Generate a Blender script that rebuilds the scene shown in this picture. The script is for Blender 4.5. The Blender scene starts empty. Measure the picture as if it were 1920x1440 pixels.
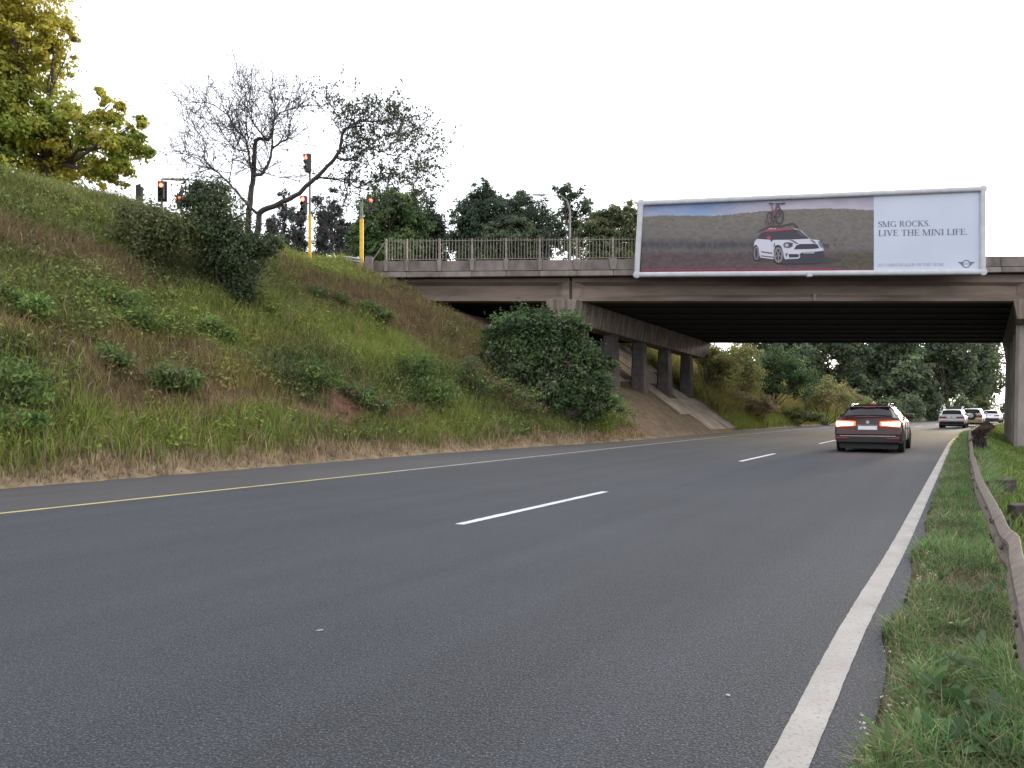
import bpy, bmesh, math, random
import numpy as np
from mathutils import Vector, Matrix

# ------------------------------------------------------------------ camera, sky, sun, exposure
SC = bpy.context.scene
COL = SC.collection
CAM_H = 1.25
F = 1500.0                      # focal length in photo pixels (1920 wide)
HX, HY = 960.0, 770.0           # horizon centre in photo pixels
cam_d = bpy.data.cameras.new('camera')
cam = bpy.data.objects.new('camera', cam_d)
COL.objects.link(cam)
cam.location = (0, 0, CAM_H)
cam.rotation_euler = (math.radians(90), 0, 0)
cam_d.sensor_width = 36.0
cam_d.lens = 36.0 * F / 1920.0
cam_d.shift_y = (HY - 720.0) / 1920.0
cam_d.clip_start = 0.05
cam_d.clip_end = 3000.0
SC.camera = cam

SUN_EL, SUN_AZ = math.radians(9), math.radians(37)      # azimuth clockwise from +Y
world = bpy.data.worlds.new('World')
SC.world = world
world.use_nodes = True
wn, wl = world.node_tree.nodes, world.node_tree.links
wn.clear()
sky = wn.new('ShaderNodeTexSky'); sky.sky_type = 'NISHITA'; sky.sun_disc = False
sky.sun_elevation = SUN_EL; sky.sun_rotation = SUN_AZ
sky.air_density = 1.0; sky.dust_density = 3.0; sky.ozone_density = 1.0
hs = wn.new('ShaderNodeHueSaturation'); hs.inputs['Saturation'].default_value = 0.35
mx = wn.new('ShaderNodeMix'); mx.data_type = 'RGBA'
mx.inputs[0].default_value = 0.72
mx.inputs[7].default_value = (8.0, 8.25, 8.9, 1)         # high thin cloud over the whole sky
bg = wn.new('ShaderNodeBackground'); bg.inputs['Strength'].default_value = 0.10
wo = wn.new('ShaderNodeOutputWorld')
wl.new(sky.outputs[0], hs.inputs['Color'])
wl.new(hs.outputs[0], mx.inputs[6])
wl.new(mx.outputs[2], bg.inputs['Color'])
wl.new(bg.outputs[0], wo.inputs[0])

sun_d = bpy.data.lights.new('sun', 'SUN')
sun_d.energy = 1.5; sun_d.angle = math.radians(11); sun_d.color = (1.0, 0.84, 0.60)
sun = bpy.data.objects.new('sun', sun_d); COL.objects.link(sun)
sdir = Vector((math.sin(SUN_AZ) * math.cos(SUN_EL), math.cos(SUN_AZ) * math.cos(SUN_EL), math.sin(SUN_EL)))
sun.rotation_euler = sdir.to_track_quat('Z', 'Y').to_euler()
sun.location = (20, -10, 30)

SC.view_settings.view_transform = 'Standard'
SC.view_settings.look = 'None'
SC.view_settings.gamma = 1.0
SC.view_settings.exposure = 1.6
SC.view_settings.use_curve_mapping = False
SC.render.engine = 'CYCLES'
SC.cycles.max_bounces = 4
SC.cycles.diffuse_bounces = 2
SC.cycles.glossy_bounces = 2
SC.cycles.transmission_bounces = 4
SC.cycles.transparent_max_bounces = 6
SC.cycles.use_denoising = True

random.seed(7)
RNG = np.random.default_rng(11)

# ------------------------------------------------------------------ road frame: S to the right of the travel direction, T along it
TH = math.atan((1812.0 - HX) / F)
CT, SN = math.cos(TH), math.sin(TH)
def ST(a, b): return a * CT - b * SN, a * SN + b * CT
def AB(s, t): return s * CT + t * SN, -s * SN + t * CT
def xc(t): return np.maximum(np.asarray(t, float) - 30.0, 0.0) ** 2 / 1150.0
def road(s, t):
    """a point on the carriageway: s measured from the bending road axis"""
    return AB(s + float(xc(t)), t)
def heading(t):
    return -(TH + math.atan(max(t - 30.0, 0) * 2 / 1150.0))

def P(px, py, Z):
    return Vector(((px - HX) / F * Z, Z, CAM_H + (HY - py) / F * Z))

def smooth(e0, e1, x):
    t = np.clip((np.asarray(x, float) - e0) / (e1 - e0), 0, 1)
    return t * t * (3 - 2 * t)

def vnoise(x, y, seed=0):
    x = np.asarray(x, float); y = np.asarray(y, float)
    xi = np.floor(x).astype(np.int64); yi = np.floor(y).astype(np.int64)
    fx = x - xi; fy = y - yi
    fx = fx * fx * (3 - 2 * fx); fy = fy * fy * (3 - 2 * fy)
    def h(i, j):
        n = (i * 374761393 + j * 668265263 + seed * 1442695041) & 0xFFFFFFFF
        n = ((n ^ (n >> 13)) * 1274126177) & 0xFFFFFFFF
        return ((n ^ (n >> 16)) & 0xFFFF) / 65535.0
    return (h(xi, yi) * (1 - fx) + h(xi + 1, yi) * fx) * (1 - fy) + (h(xi, yi + 1) * (1 - fx) + h(xi + 1, yi + 1) * fx) * fy
def fnoise(x, y, seed=0, oct=3):
    v = 0; a = 0.5; tot = 0
    for k in range(oct):
        v = v + a * vnoise(np.asarray(x) * 2 ** k, np.asarray(y) * 2 ** k, seed + k * 17); tot += a; a *= 0.5
    return v / tot

def toe(t):
    t = np.asarray(t, float)
    return -13.45 + 1.15 * smooth(18, 32, t)
def crest(t):
    t = np.asarray(t, float)
    h = 8.75 - 0.95 * smooth(15.5, 21.0, t)
    h = h - 5.9 * smooth(56, 92, t) - 1.2 * smooth(92, 140, t)
    return h
def terrain(a, b):
    a = np.asarray(a, float); b = np.asarray(b, float)
    S, T = ST(a, b)
    s = S - xc(T)
    d = toe(T) - s
    hc = crest(T) + 0.5 * (fnoise(a * 0.12, b * 0.12, 5) - 0.5)
    lin = 0.735 * np.maximum(d, 0)
    k = 1.5
    hh = np.clip(0.5 + 0.5 * (hc - lin) / k, 0, 1)
    bank = hc * (1 - hh) + lin * hh - k * hh * (1 - hh) + 0.0
    bank = np.where(d > 0, np.maximum(bank, 0) , 0)
    rough = (fnoise(a * 0.55, b * 0.55, 3) - 0.5) * 0.75 * smooth(0.3, 2.5, d)
    left = bank + rough + 0.03 * smooth(0, .4, d)
    under = (b > 35.2) & (b < 54) & (a > -7.0)
    left = np.where(under, np.minimum(bank + rough * .25, 5.75), left)
    right = -0.50 * smooth(0.25, 1.9, s) + 0.35 * smooth(7, 14, s)
    z = np.where(d > 0, left, np.where(s > -0.40, right + 0.0, -0.06))
    z = np.where((s > -.5) & (s < -.2), -0.06 + 0.06 * smooth(-.48, -.3, s), z)
    return z

def hit(px, py, z0=4.0, z1=150.0, n=3000):
    Z = np.linspace(z0, z1, n)
    a = (px - HX) / F * Z
    zr = CAM_H + (HY - py) / F * Z
    h = terrain(a, Z)
    i = np.argmax(zr <= h)
    if zr[i] > h[i]: i = n - 1
    return Vector((a[i], Z[i], h[i]))

# ------------------------------------------------------------------ materials
def lin(r, g, b):
    f = lambda c: (c / 255 / 12.92) if c / 255 <= 0.04045 else ((c / 255 + 0.055) / 1.055) ** 2.4
    return (f(r), f(g), f(b))
MATS = {}
def mat(name, col, rough=0.7, col2=None, scale=8.0, detail=6.0, bump=0.0, bscale=None, metal=0.0, emit=None, estr=0.0, stretch=None, spec=0.5, lo=.35, hi=.65, coat=0.0):
    m = bpy.data.materials.new(name); m.use_nodes = True
    n, l = m.node_tree.nodes, m.node_tree.links
    p = n['Principled BSDF']
    p.inputs['Base Color'].default_value = (*col, 1)
    p.inputs['Roughness'].default_value = rough
    p.inputs['Metallic'].default_value = metal
    p.inputs['Specular IOR Level'].default_value = spec
    if coat: p.inputs['Coat Weight'].default_value = coat; p.inputs['Coat Roughness'].default_value = .05
    tc = n.new('ShaderNodeTexCoord')
    src = tc.outputs['Object']
    if stretch:
        mp = n.new('ShaderNodeMapping'); mp.inputs['Scale'].default_value = stretch
        l.new(src, mp.inputs['Vector']); src = mp.outputs[0]
    if col2 is not None:
        nz = n.new('ShaderNodeTexNoise'); nz.inputs['Scale'].default_value = scale; nz.inputs['Detail'].default_value = detail
        l.new(src, nz.inputs['Vector'])
        mr = n.new('ShaderNodeMapRange'); mr.inputs[1].default_value = lo; mr.inputs[2].default_value = hi
        l.new(nz.outputs[0], mr.inputs[0])
        mxx = n.new('ShaderNodeMix'); mxx.data_type = 'RGBA'
        mxx.inputs[6].default_value = (*col, 1); mxx.inputs[7].default_value = (*col2, 1)
        l.new(mr.outputs[0], mxx.inputs[0]); l.new(mxx.outputs[2], p.inputs['Base Color'])
    if bump:
        nb = n.new('ShaderNodeTexNoise'); nb.inputs['Scale'].default_value = bscale or scale * 4; nb.inputs['Detail'].default_value = 4
        l.new(src, nb.inputs['Vector'])
        bp = n.new('ShaderNodeBump'); bp.inputs['Strength'].default_value = bump; bp.inputs['Distance'].default_value = 0.02
        l.new(nb.outputs[0], bp.inputs['Height']); l.new(bp.outputs[0], p.inputs['Normal'])
    if emit:
        p.inputs['Emission Color'].default_value = (*emit, 1); p.inputs['Emission Strength'].default_value = estr
    MATS[name] = m
    return m

def mat_attr(name, rough=0.7, transl=0.0, noise=0.0, nscale=10.0, spec=.3):
    """colour from the mesh's own colour attribute (leaf by leaf, blade by blade)"""
    m = bpy.data.materials.new(name); m.use_nodes = True
    n, l = m.node_tree.nodes, m.node_tree.links
    p = n['Principled BSDF']; out = n['Material Output']
    p.inputs['Roughness'].default_value = rough
    p.inputs['Specular IOR Level'].default_value = spec
    at = n.new('ShaderNodeAttribute'); at.attribute_name = 'Col'
    src = at.outputs['Color']
    if noise:
        tc = n.new('ShaderNodeTexCoord'); nz = n.new('ShaderNodeTexNoise'); nz.inputs['Scale'].default_value = nscale; nz.inputs['Detail'].default_value = 8
        l.new(tc.outputs['Object'], nz.inputs['Vector'])
        mr = n.new('ShaderNodeMapRange'); mr.inputs[1].default_value = .3; mr.inputs[2].default_value = .7; mr.inputs[3].default_value = 1 - noise; mr.inputs[4].default_value = 1 + noise
        l.new(nz.outputs[0], mr.inputs[0])
        mm = n.new('ShaderNodeVectorMath'); mm.operation = 'SCALE'
        l.new(src, mm.inputs[0]); l.new(mr.outputs[0], mm.inputs['Scale']); src = mm.outputs[0]
        bp = n.new('ShaderNodeBump'); bp.inputs['Strength'].default_value = .6; bp.inputs['Distance'].default_value = .05
        l.new(nz.outputs[0], bp.inputs['Height']); l.new(bp.outputs[0], p.inputs['Normal'])
    l.new(src, p.inputs['Base Color'])
    if transl:
        tr = n.new('ShaderNodeBsdfTranslucent'); l.new(src, tr.inputs['Color'])
        ms = n.new('ShaderNodeMixShader'); ms.inputs[0].default_value = transl
        l.new(p.outputs[0], ms.inputs[1]); l.new(tr.outputs[0], ms.inputs[2]); l.new(ms.outputs[0], out.inputs[0])
    MATS[name] = m
    return m

def mat_asphalt():
    m = bpy.data.materials.new('asphalt'); m.use_nodes = True
    n, l = m.node_tree.nodes, m.node_tree.links
    p = n['Principled BSDF']; p.inputs['Roughness'].default_value = 0.78; p.inputs['Specular IOR Level'].default_value = .35
    at = n.new('ShaderNodeAttribute'); at.attribute_name = 'Col'
    tc = n.new('ShaderNodeTexCoord')
    fine = n.new('ShaderNodeTexVoronoi'); fine.inputs['Scale'].default_value = 88; fine.feature = 'F1'
    l.new(tc.outputs['Object'], fine.inputs['Vector'])
    n2 = n.new('ShaderNodeTexNoise'); n2.inputs['Scale'].default_value = 104; n2.inputs['Detail'].default_value = 3
    l.new(tc.outputs['Object'], n2.inputs['Vector'])
    big = n.new('ShaderNodeTexNoise'); big.inputs['Scale'].default_value = .35; big.inputs['Detail'].default_value = 5
    l.new(tc.outputs['Object'], big.inputs['Vector'])
    # pale stone chips
    r1 = n.new('ShaderNodeMapRange'); r1.inputs[1].default_value = .555; r1.inputs[2].default_value = .70; r1.inputs[3].default_value = 0; r1.inputs[4].default_value = 1
    l.new(n2.outputs[0], r1.inputs[0])
    r2 = n.new('ShaderNodeMapRange'); r2.inputs[1].default_value = .3; r2.inputs[2].default_value = .7; r2.inputs[3].default_value = .82; r2.inputs[4].default_value = 1.16
    l.new(big.outputs[0], r2.inputs[0])
    r3 = n.new('ShaderNodeMapRange'); r3.inputs[1].default_value = .0; r3.inputs[2].default_value = .6; r3.inputs[3].default_value = 1.3; r3.inputs[4].default_value = .45
    l.new(fine.outputs['Distance'], r3.inputs[0])
    m1 = n.new('ShaderNodeMapping'); m1.inputs['Rotation'].default_value = (0, 0, TH); l.new(tc.outputs['Object'], m1.inputs['Vector'])
    m2 = n.new('ShaderNodeMapping'); m2.inputs['Scale'].default_value = (1.9, .07, 1); l.new(m1.outputs[0], m2.inputs['Vector'])
    stk = n.new('ShaderNodeTexNoise'); stk.inputs['Scale'].default_value = 1.0; stk.inputs['Detail'].default_value = 6; l.new(m2.outputs[0], stk.inputs['Vector'])
    r4 = n.new('ShaderNodeMapRange'); r4.inputs[1].default_value = .32; r4.inputs[2].default_value = .68; r4.inputs[3].default_value = .80; r4.inputs[4].default_value = 1.20; l.new(stk.outputs[0], r4.inputs[0])
    m0 = n.new('ShaderNodeMath'); m0.operation = 'MULTIPLY'; l.new(r2.outputs[0], m0.inputs[0]); l.new(r4.outputs[0], m0.inputs[1])
    mu = n.new('ShaderNodeMath'); mu.operation = 'MULTIPLY'; l.new(m0.outputs[0], mu.inputs[0]); l.new(r3.outputs[0], mu.inputs[1])
    sc = n.new('ShaderNodeVectorMath'); sc.operation = 'SCALE'; l.new(at.outputs['Color'], sc.inputs[0]); l.new(mu.outputs[0], sc.inputs['Scale'])
    mxx = n.new('ShaderNodeMix'); mxx.data_type = 'RGBA'; l.new(r1.outputs[0], mxx.inputs[0])
    l.new(sc.outputs[0], mxx.inputs[6]); mxx.inputs[7].default_value = (.15, .152, .162, 1)
    l.new(mxx.outputs[2], p.inputs['Base Color'])
    bp = n.new('ShaderNodeBump'); bp.inputs['Strength'].default_value = .7; bp.inputs['Distance'].default_value = .006
    l.new(fine.outputs['Distance'], bp.inputs['Height']); l.new(bp.outputs[0], p.inputs['Normal'])
    MATS['asphalt'] = m
mat_asphalt()

def mat_paint(name, col):
    m = bpy.data.materials.new(name); m.use_nodes = True
    n, l = m.node_tree.nodes, m.node_tree.links
    p = n['Principled BSDF']; p.inputs['Roughness'].default_value = .7
    tc = n.new('ShaderNodeTexCoord')
    n2 = n.new('ShaderNodeTexNoise'); n2.inputs['Scale'].default_value = 55; n2.inputs['Detail'].default_value = 5
    l.new(tc.outputs['Object'], n2.inputs['Vector'])
    n3 = n.new('ShaderNodeTexNoise'); n3.inputs['Scale'].default_value = 2.2; n3.inputs['Detail'].default_value = 4
    l.new(tc.outputs['Object'], n3.inputs['Vector'])
    r = n.new('ShaderNodeMapRange'); r.inputs[1].default_value = .56; r.inputs[2].default_value = .76
    l.new(n2.outputs[0], r.inputs[0])
    mxx = n.new('ShaderNodeMix'); mxx.data_type = 'RGBA'; l.new(r.outputs[0], mxx.inputs[0])
    r2 = n.new('ShaderNodeMapRange'); r2.inputs[1].default_value = .3; r2.inputs[2].default_value = .7; r2.inputs[3].default_value = .72; r2.inputs[4].default_value = 1.05
    l.new(n3.outputs[0], r2.inputs[0])
    sc = n.new('ShaderNodeVectorMath'); sc.operation = 'SCALE'; sc.inputs[0].default_value = col; l.new(r2.outputs[0], sc.inputs['Scale'])
    l.new(sc.outputs[0], mxx.inputs[6]); mxx.inputs[7].default_value = (col[0] * .42, col[1] * .42, col[2] * .44, 1)
    l.new(mxx.outputs[2], p.inputs['Base Color'])
    bp = n.new('ShaderNodeBump'); bp.inputs['Strength'].default_value = .5; bp.inputs['Distance'].default_value = .005
    l.new(n2.outputs[0], bp.inputs['Height']); l.new(bp.outputs[0], p.inputs['Normal'])
    MATS[name] = m
mat_paint('paint_white', (.33, .305, .282))
mat_paint('paint_dash', (.62, .62, .62))
mat_paint('paint_yellow', (.44, .37, .16))
mat_paint('paint_cream', (.36, .335, .27))

mat('concrete', (.235, .20, .175), .85, (.11, .09, .082), 1.6, 9, .5, 30, stretch=(1, 1, .55))
mat('concrete_girder', (.225, .172, .135), .85, (.12, .088, .068), 1.1, 9, .4, 30, stretch=(.35, 1, 2.2))
mat('concrete_pale', (.265, .23, .20), .85, (.17, .142, .12), 2.4, 9, .4, 30, stretch=(1, 1, .35))
mat('concrete_cap', (.235, .19, .15), .85, (.09, .068, .052), 2.2, 7, .4, 30, stretch=(2.4, 2.4, .18))
mat('concrete_shade_tone', (.055, .046, .042), .9, (.09, .076, .068), 3.0, 8, .4, 30)  # shade under the deck put into the column colour
mat('concrete_underside_shade', (.015, .014, .016), .95, (.011, .010, .012), 1.5, 6, .3, 30)  # near-black shade of the underside put into the colour
mat('paving', (.38, .325, .26), .9, (.25, .19, .14), 1.4, 9, .6, 22)
mat('rail_metal', (.165, .135, .115), .7, (.10, .075, .06), 16, 8, .15, 60, metal=.3)
mat('fence_metal', (.26, .235, .195), .6, (.15, .12, .095), 9, 6)
mat('timber', (.07, .055, .045), .9, (.035, .028, .024), 9, 8, .6, 30, stretch=(3, 3, .5))
mat('galv', (.45, .46, .47), .5, (.34, .35, .36), 9, 5, metal=.4)
mat('pole_grey', (.26, .25, .235), .6, (.18, .17, .16), 9, 5)
mat('pole_yellow', (.80, .50, .02), .5, (.66, .40, .03), 9, 5)
mat('black', (.012, .012, .013), .5, (.02, .02, .02), 12, 4)
mat('rubber', (.018, .018, .018), .85, (.03, .03, .03), 30, 4)
mat('board_frame', (.50, .50, .515), .5, (.43, .43, .445), 3, 6)
mat('board_dark', (.06, .06, .065), .6, (.09, .09, .09), 5, 4)
mat('poster_white', (.50, .535, .62), .55, (.46, .495, .58), .35, 3)
mat('ink', (.11, .12, .17), .6, (.14, .15, .2), 3, 3)
mat('ink_pale', (.25, .27, .33), .6, (.29, .31, .37), 3, 3)
mat('bark_dark', (.035, .028, .026), .9, (.06, .05, .045), 14, 7, .7, 40, stretch=(2, 2, .5))
mat('twig', (.085, .078, .082), .9, (.06, .055, .058), 10, 4)  # paler than the bark: bloom round the twigs put into the colour
mat('bark', (.10, .08, .065), .9, (.05, .04, .034), 9, 7, .7, 40, stretch=(2, 2, .5))
mat('red_lamp', (.5, .02, .01), .4, emit=(1, .055, .03), estr=6.0)
mat('dark_lens', (.02, .022, .02), .2, (.03, .03, .03), 20, 3)
mat('tail_hot', (.8, .3, .1), .3, emit=(1.0, .50, .22), estr=10.0)
mat('tail_red', (.35, .012, .012), .2, emit=(1.0, .09, .03), estr=1.3)
mat('tail_dull', (.30, .02, .02), .25, (.22, .015, .015), 20, 3)
mat('glass_dark', (.008, .008, .010), .08, (.012, .012, .015), 3, 2, spec=.12)
mat('chrome', (.55, .54, .53), .2, (.48, .47, .46), 9, 3, metal=.9)
mat('plate', (.7, .7, .72), .5, (.62, .62, .64), 20, 3)
mat('paint_car_dark', (.034, .013, .013), .2, (.045, .018, .017), 4, 3, spec=.25, coat=.2)
mat('paint_car_white', (.80, .80, .81), .3, (.74, .74, .75), 3, 3, coat=.5)
mat('paint_car_silver', (.42, .41, .37), .3, (.36, .35, .32), 3, 3, metal=.4, coat=.5)
mat('car_yellow_reflection', (.52, .40, .12), .35, (.46, .34, .1), 3, 3, coat=.4)  # yellow reflection low on the car put into the colour
mat('plastic_dark', (.02, .02, .02), .6, (.03, .03, .03), 14, 3)
mat('litter', (.34, .34, .34), .7, (.28, .28, .28), 20, 3)
mat('dry_wood', (.42, .34, .26), .9, (.3, .23, .17), 16, 5)
mat('soil', (.155, .075, .048), .95, (.10, .052, .036), 2.2, 9, .8, 14)
mat_attr('leaf', .55, .42)
mat_attr('grass', .65, .38)
mat_attr('ground', .95, 0, .35, 3.5)
mat_attr('print', .55, 0)

# ------------------------------------------------------------------ mesh helpers
class MB:
    def __init__(self): self.v = []; self.f = []; self.m = []
    def add(self, vs, fs, mi=0):
        o = len(self.v); self.v += [tuple(v) for v in vs]
        self.f += [tuple(i + o for i in f) for f in fs]; self.m += [mi] * len(fs)
    def hexa(self, c8, mi=0):
        self.add(c8, [(0, 3, 2, 1), (4, 5, 6, 7), (0, 1, 5, 4), (1, 2, 6, 5), (2, 3, 7, 6), (3, 0, 4, 7)], mi)
    def box(self, x0, x1, y0, y1, z0, z1, mi=0):
        self.hexa([(x0, y0, z0), (x1, y0, z0), (x1, y1, z0), (x0, y1, z0), (x0, y0, z1), (x1, y0, z1), (x1, y1, z1), (x0, y1, z1)], mi)
    def tube(self, pts, rad, n=8, mi=0, cap=True):
        pts = [Vector(p) for p in pts]
        if not hasattr(rad, '__len__'): rad = [rad] * len(pts)
        rings = []
        prev = None
        for i, p in enumerate(pts):
            if i == 0: d = pts[1] - p
            elif i == len(pts) - 1: d = p - pts[i - 1]
            else: d = pts[i + 1] - pts[i - 1]
            d.normalize()
            if prev is None:
                u = d.orthogonal().normalized()
            else:
                u = (prev - d * prev.dot(d)).normalized()
            prev = u; w = d.cross(u)
            rings.append([p + (u * math.cos(2 * math.pi * k / n) + w * math.sin(2 * math.pi * k / n)) * rad[i] for k in range(n)])
        o = len(self.v)
        for r in rings: self.v += [tuple(q) for q in r]
        for i in range(len(rings) - 1):
            for k in range(n):
                k2 = (k + 1) % n
                self.f.append((o + i * n + k, o + i * n + k2, o + (i + 1) * n + k2, o + (i + 1) * n + k)); self.m.append(mi)
        if cap:
            self.f.append(tuple(o + k for k in reversed(range(n)))); self.m.append(mi)
            e = o + (len(rings) - 1) * n
            self.f.append(tuple(e + k for k in range(n))); self.m.append(mi)
    def lathe(self, axis_o, axis_d, prof, n=20, mi=0):
        """prof: list of (distance along axis, radius)"""
        o = Vector(axis_o); d = Vector(axis_d).normalized(); u = d.orthogonal().normalized(); w = d.cross(u)
        b = len(self.v)
        for (t, r) in prof:
            for k in range(n):
                an = 2 * math.pi * k / n
                self.v.append(tuple(o + d * t + (u * math.cos(an) + w * math.sin(an)) * r))
        for i in range(len(prof) - 1):
            for k in range(n):
                k2 = (k + 1) % n
                self.f.append((b + i * n + k, b + i * n + k2, b + (i + 1) * n + k2, b + (i + 1) * n + k)); self.m.append(mi)
        self.f.append(tuple(b + k for k in reversed(range(n)))); self.m.append(mi)
        e = b + (len(prof) - 1) * n
        self.f.append(tuple(e + k for k in range(n))); self.m.append(mi)
    def build(self, name, mats, parent=None, smooth_angle=None, bevel=0.0, offset=None):
        me = bpy.data.meshes.new(name)
        vs = self.v if offset is None else [(x - offset[0], y - offset[1], z - offset[2]) for x, y, z in self.v]
        me.from_pydata(vs, [], self.f)
        if isinstance(mats, str): mats = [mats]
        for m in mats: me.materials.append(MATS[m])
        me.polygons.foreach_set('material_index', self.m)
        if smooth_angle is not None:
            me.polygons.foreach_set('use_smooth', [True] * len(me.polygons))
            me.set_sharp_from_angle(angle=math.radians(smooth_angle))
        me.update()
        o = bpy.data.objects.new(name, me); COL.objects.link(o)
        if parent is not None: o.parent = parent
        if bevel:
            bv = o.modifiers.new('bevel', 'BEVEL'); bv.width = bevel; bv.segments = 2; bv.limit_method = 'ANGLE'; bv.angle_limit = math.radians(40)
        return o

def tag(o, label=None, cat=None, group=None, kind=None):
    if label: o['label'] = label
    if cat: o['category'] = cat
    if group: o['group'] = group
    if kind: o['kind'] = kind
    return o
def empty(name, loc=(0, 0, 0), rz=0.0):
    o = bpy.data.objects.new(name, None); COL.objects.link(o)
    o.location = loc; o.rotation_euler = (0, 0, rz); o.empty_display_size = .2
    return o
def np_mesh(name, verts, faces, mat_name, colors=None, parent=None, smooth=False):
    """verts (n,3); faces: list of (count, k) int arrays of equal-size polygons"""
    me = bpy.data.meshes.new(name)
    verts = np.ascontiguousarray(verts, np.float32)
    me.vertices.add(len(verts)); me.vertices.foreach_set('co', verts.ravel())
    faces = [np.asarray(f, np.int32) for f in faces if len(f)]
    nl = sum(f.size for f in faces); npol = sum(len(f) for f in faces)
    me.loops.add(nl); me.polygons.add(npol)
    me.loops.foreach_set('vertex_index', np.concatenate([f.ravel() for f in faces]))
    cnt = np.concatenate([np.full(len(f), f.shape[1], np.int32) for f in faces])
    me.polygons.foreach_set('loop_start', np.concatenate([[0], np.cumsum(cnt)[:-1]]).astype(np.int32))
    if colors is not None:
        at = me.color_attributes.new('Col', 'FLOAT_COLOR', 'POINT')
        c4 = np.ones((len(verts), 4), np.float32); c4[:, :3] = colors
        at.data.foreach_set('color', c4.ravel())
    me.polygons.foreach_set('use_smooth', np.full(npol, smooth))
    me.materials.append(MATS[mat_name])
    me.update(calc_edges=True); me.validate()
    o = bpy.data.objects.new(name, me); COL.objects.link(o)
    if parent is not None: o.parent = parent
    return o

def rand_unit(n, rng):
    v = rng.normal(size=(n, 3)); return v / np.linalg.norm(v, axis=1, keepdims=True)

def leaf_arrays(pos, out, size, cols, rng, aspect=.55, up=.35, jitter=.9):
    """one rhombic leaf at each position"""
    n = len(pos)
    nrm = out + rand_unit(n, rng) * jitter + np.array([0, 0, up])
    nrm /= np.linalg.norm(nrm, axis=1, keepdims=True) + 1e-9
    r = rand_unit(n, rng)
    u = np.cross(nrm, r); u /= np.linalg.norm(u, axis=1, keepdims=True) + 1e-9
    w = np.cross(nrm, u)
    s = size[:, None]
    v = np.empty((n, 4, 3))
    v[:, 0] = pos - u * s * .5
    v[:, 1] = pos + w * s * aspect * .5 + nrm * s * .08
    v[:, 2] = pos + u * s * .5
    v[:, 3] = pos - w * s * aspect * .5 + nrm * s * .08
    c = np.repeat(cols, 4, axis=0)
    f = np.arange(n * 4).reshape(n, 4)
    return v.reshape(-1, 3), f, c

def pal(rng, n, colors, weights=None, var=.18):
    colors = np.array(colors)
    w = None if weights is None else np.array(weights) / sum(weights)
    c = colors[rng.choice(len(colors), n, p=w)]
    return c * (1 + var * rng.normal(size=(n, 1))).clip(.45, 1.7) * (1 + .06 * rng.normal(size=(n, 3)))

LEAF_GAIN = 1.8
def crown(name, parent, lobes, nclump, nleaf, lsize, colors, weights=None, seed=1, clump=.22, aspect=.55, shell=.55, tint=None, origin=None, up=.35):
    """lobes: (centre, (rx, ry, rz)); leaves gathered in clumps spread through each lobe"""
    rng = np.random.default_rng(seed)
    V = []; Fc = []; C = []; o = 0
    vol = np.array([l[1][0] * l[1][1] + l[1][1] * l[1][2] + l[1][0] * l[1][2] for l in lobes]); vol = vol / vol.sum()
    for (c, r), w in zip(lobes, vol):
        c = np.array(c); r = np.array(r)
        k = max(3, int(nclump * w))
        dirs = rand_unit(k, rng)
        rad = shell + (1 - shell) * rng.random(k) ** .6
        rad = np.where(rng.random(k) < .25, rng.random(k) * .7, rad)
        rad *= 1 + .17 * rng.normal(size=k)
        cc = c + dirs * rad[:, None] * r
        csz = clump * r.mean() * (.55 + .9 * rng.random(k))
        m = np.maximum(4, (nleaf * (csz / (clump * r.mean())) ** 2).astype(int))
        idx = np.repeat(np.arange(k), m)
        n = len(idx)
        off = rng.normal(size=(n, 3)) * csz[idx][:, None] * np.array([.62, .62, .42])
        pos = cc[idx] + off
        out = dirs[idx] * .7 + off / (np.linalg.norm(off, axis=1, keepdims=True) + 1e-6) * .4
        size = lsize * (.55 + .9 * rng.random(n))
        cl = LEAF_GAIN * pal(rng, k, colors, weights, .14)[idx] * (1 + .13 * rng.normal(size=(n, 1))).clip(.5, 1.6)
        if tint is not None: cl = tint(pos, cl, rng)
        v, f, cv = leaf_arrays(pos, out, size, cl, rng, aspect, up)
        V.append(v); Fc.append(f + o); C.append(cv); o += len(v)
    V = np.concatenate(V)
    if origin is not None: V = V - np.array(origin)
    return np_mesh(name, V, [np.concatenate(Fc)], 'leaf', np.concatenate(C).clip(.004, .9), parent)

def wobble(p0, p1, n, amp, rng):
    p0 = Vector(p0); p1 = Vector(p1)
    L = (p1 - p0).length
    out = []
    for i in range(n + 1):
        t = i / n
        q = p0.lerp(p1, t)
        if 0 < i < n: q = q + Vector(rng.normal(size=3) * amp * L)
        out.append(q)
    return out

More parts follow.
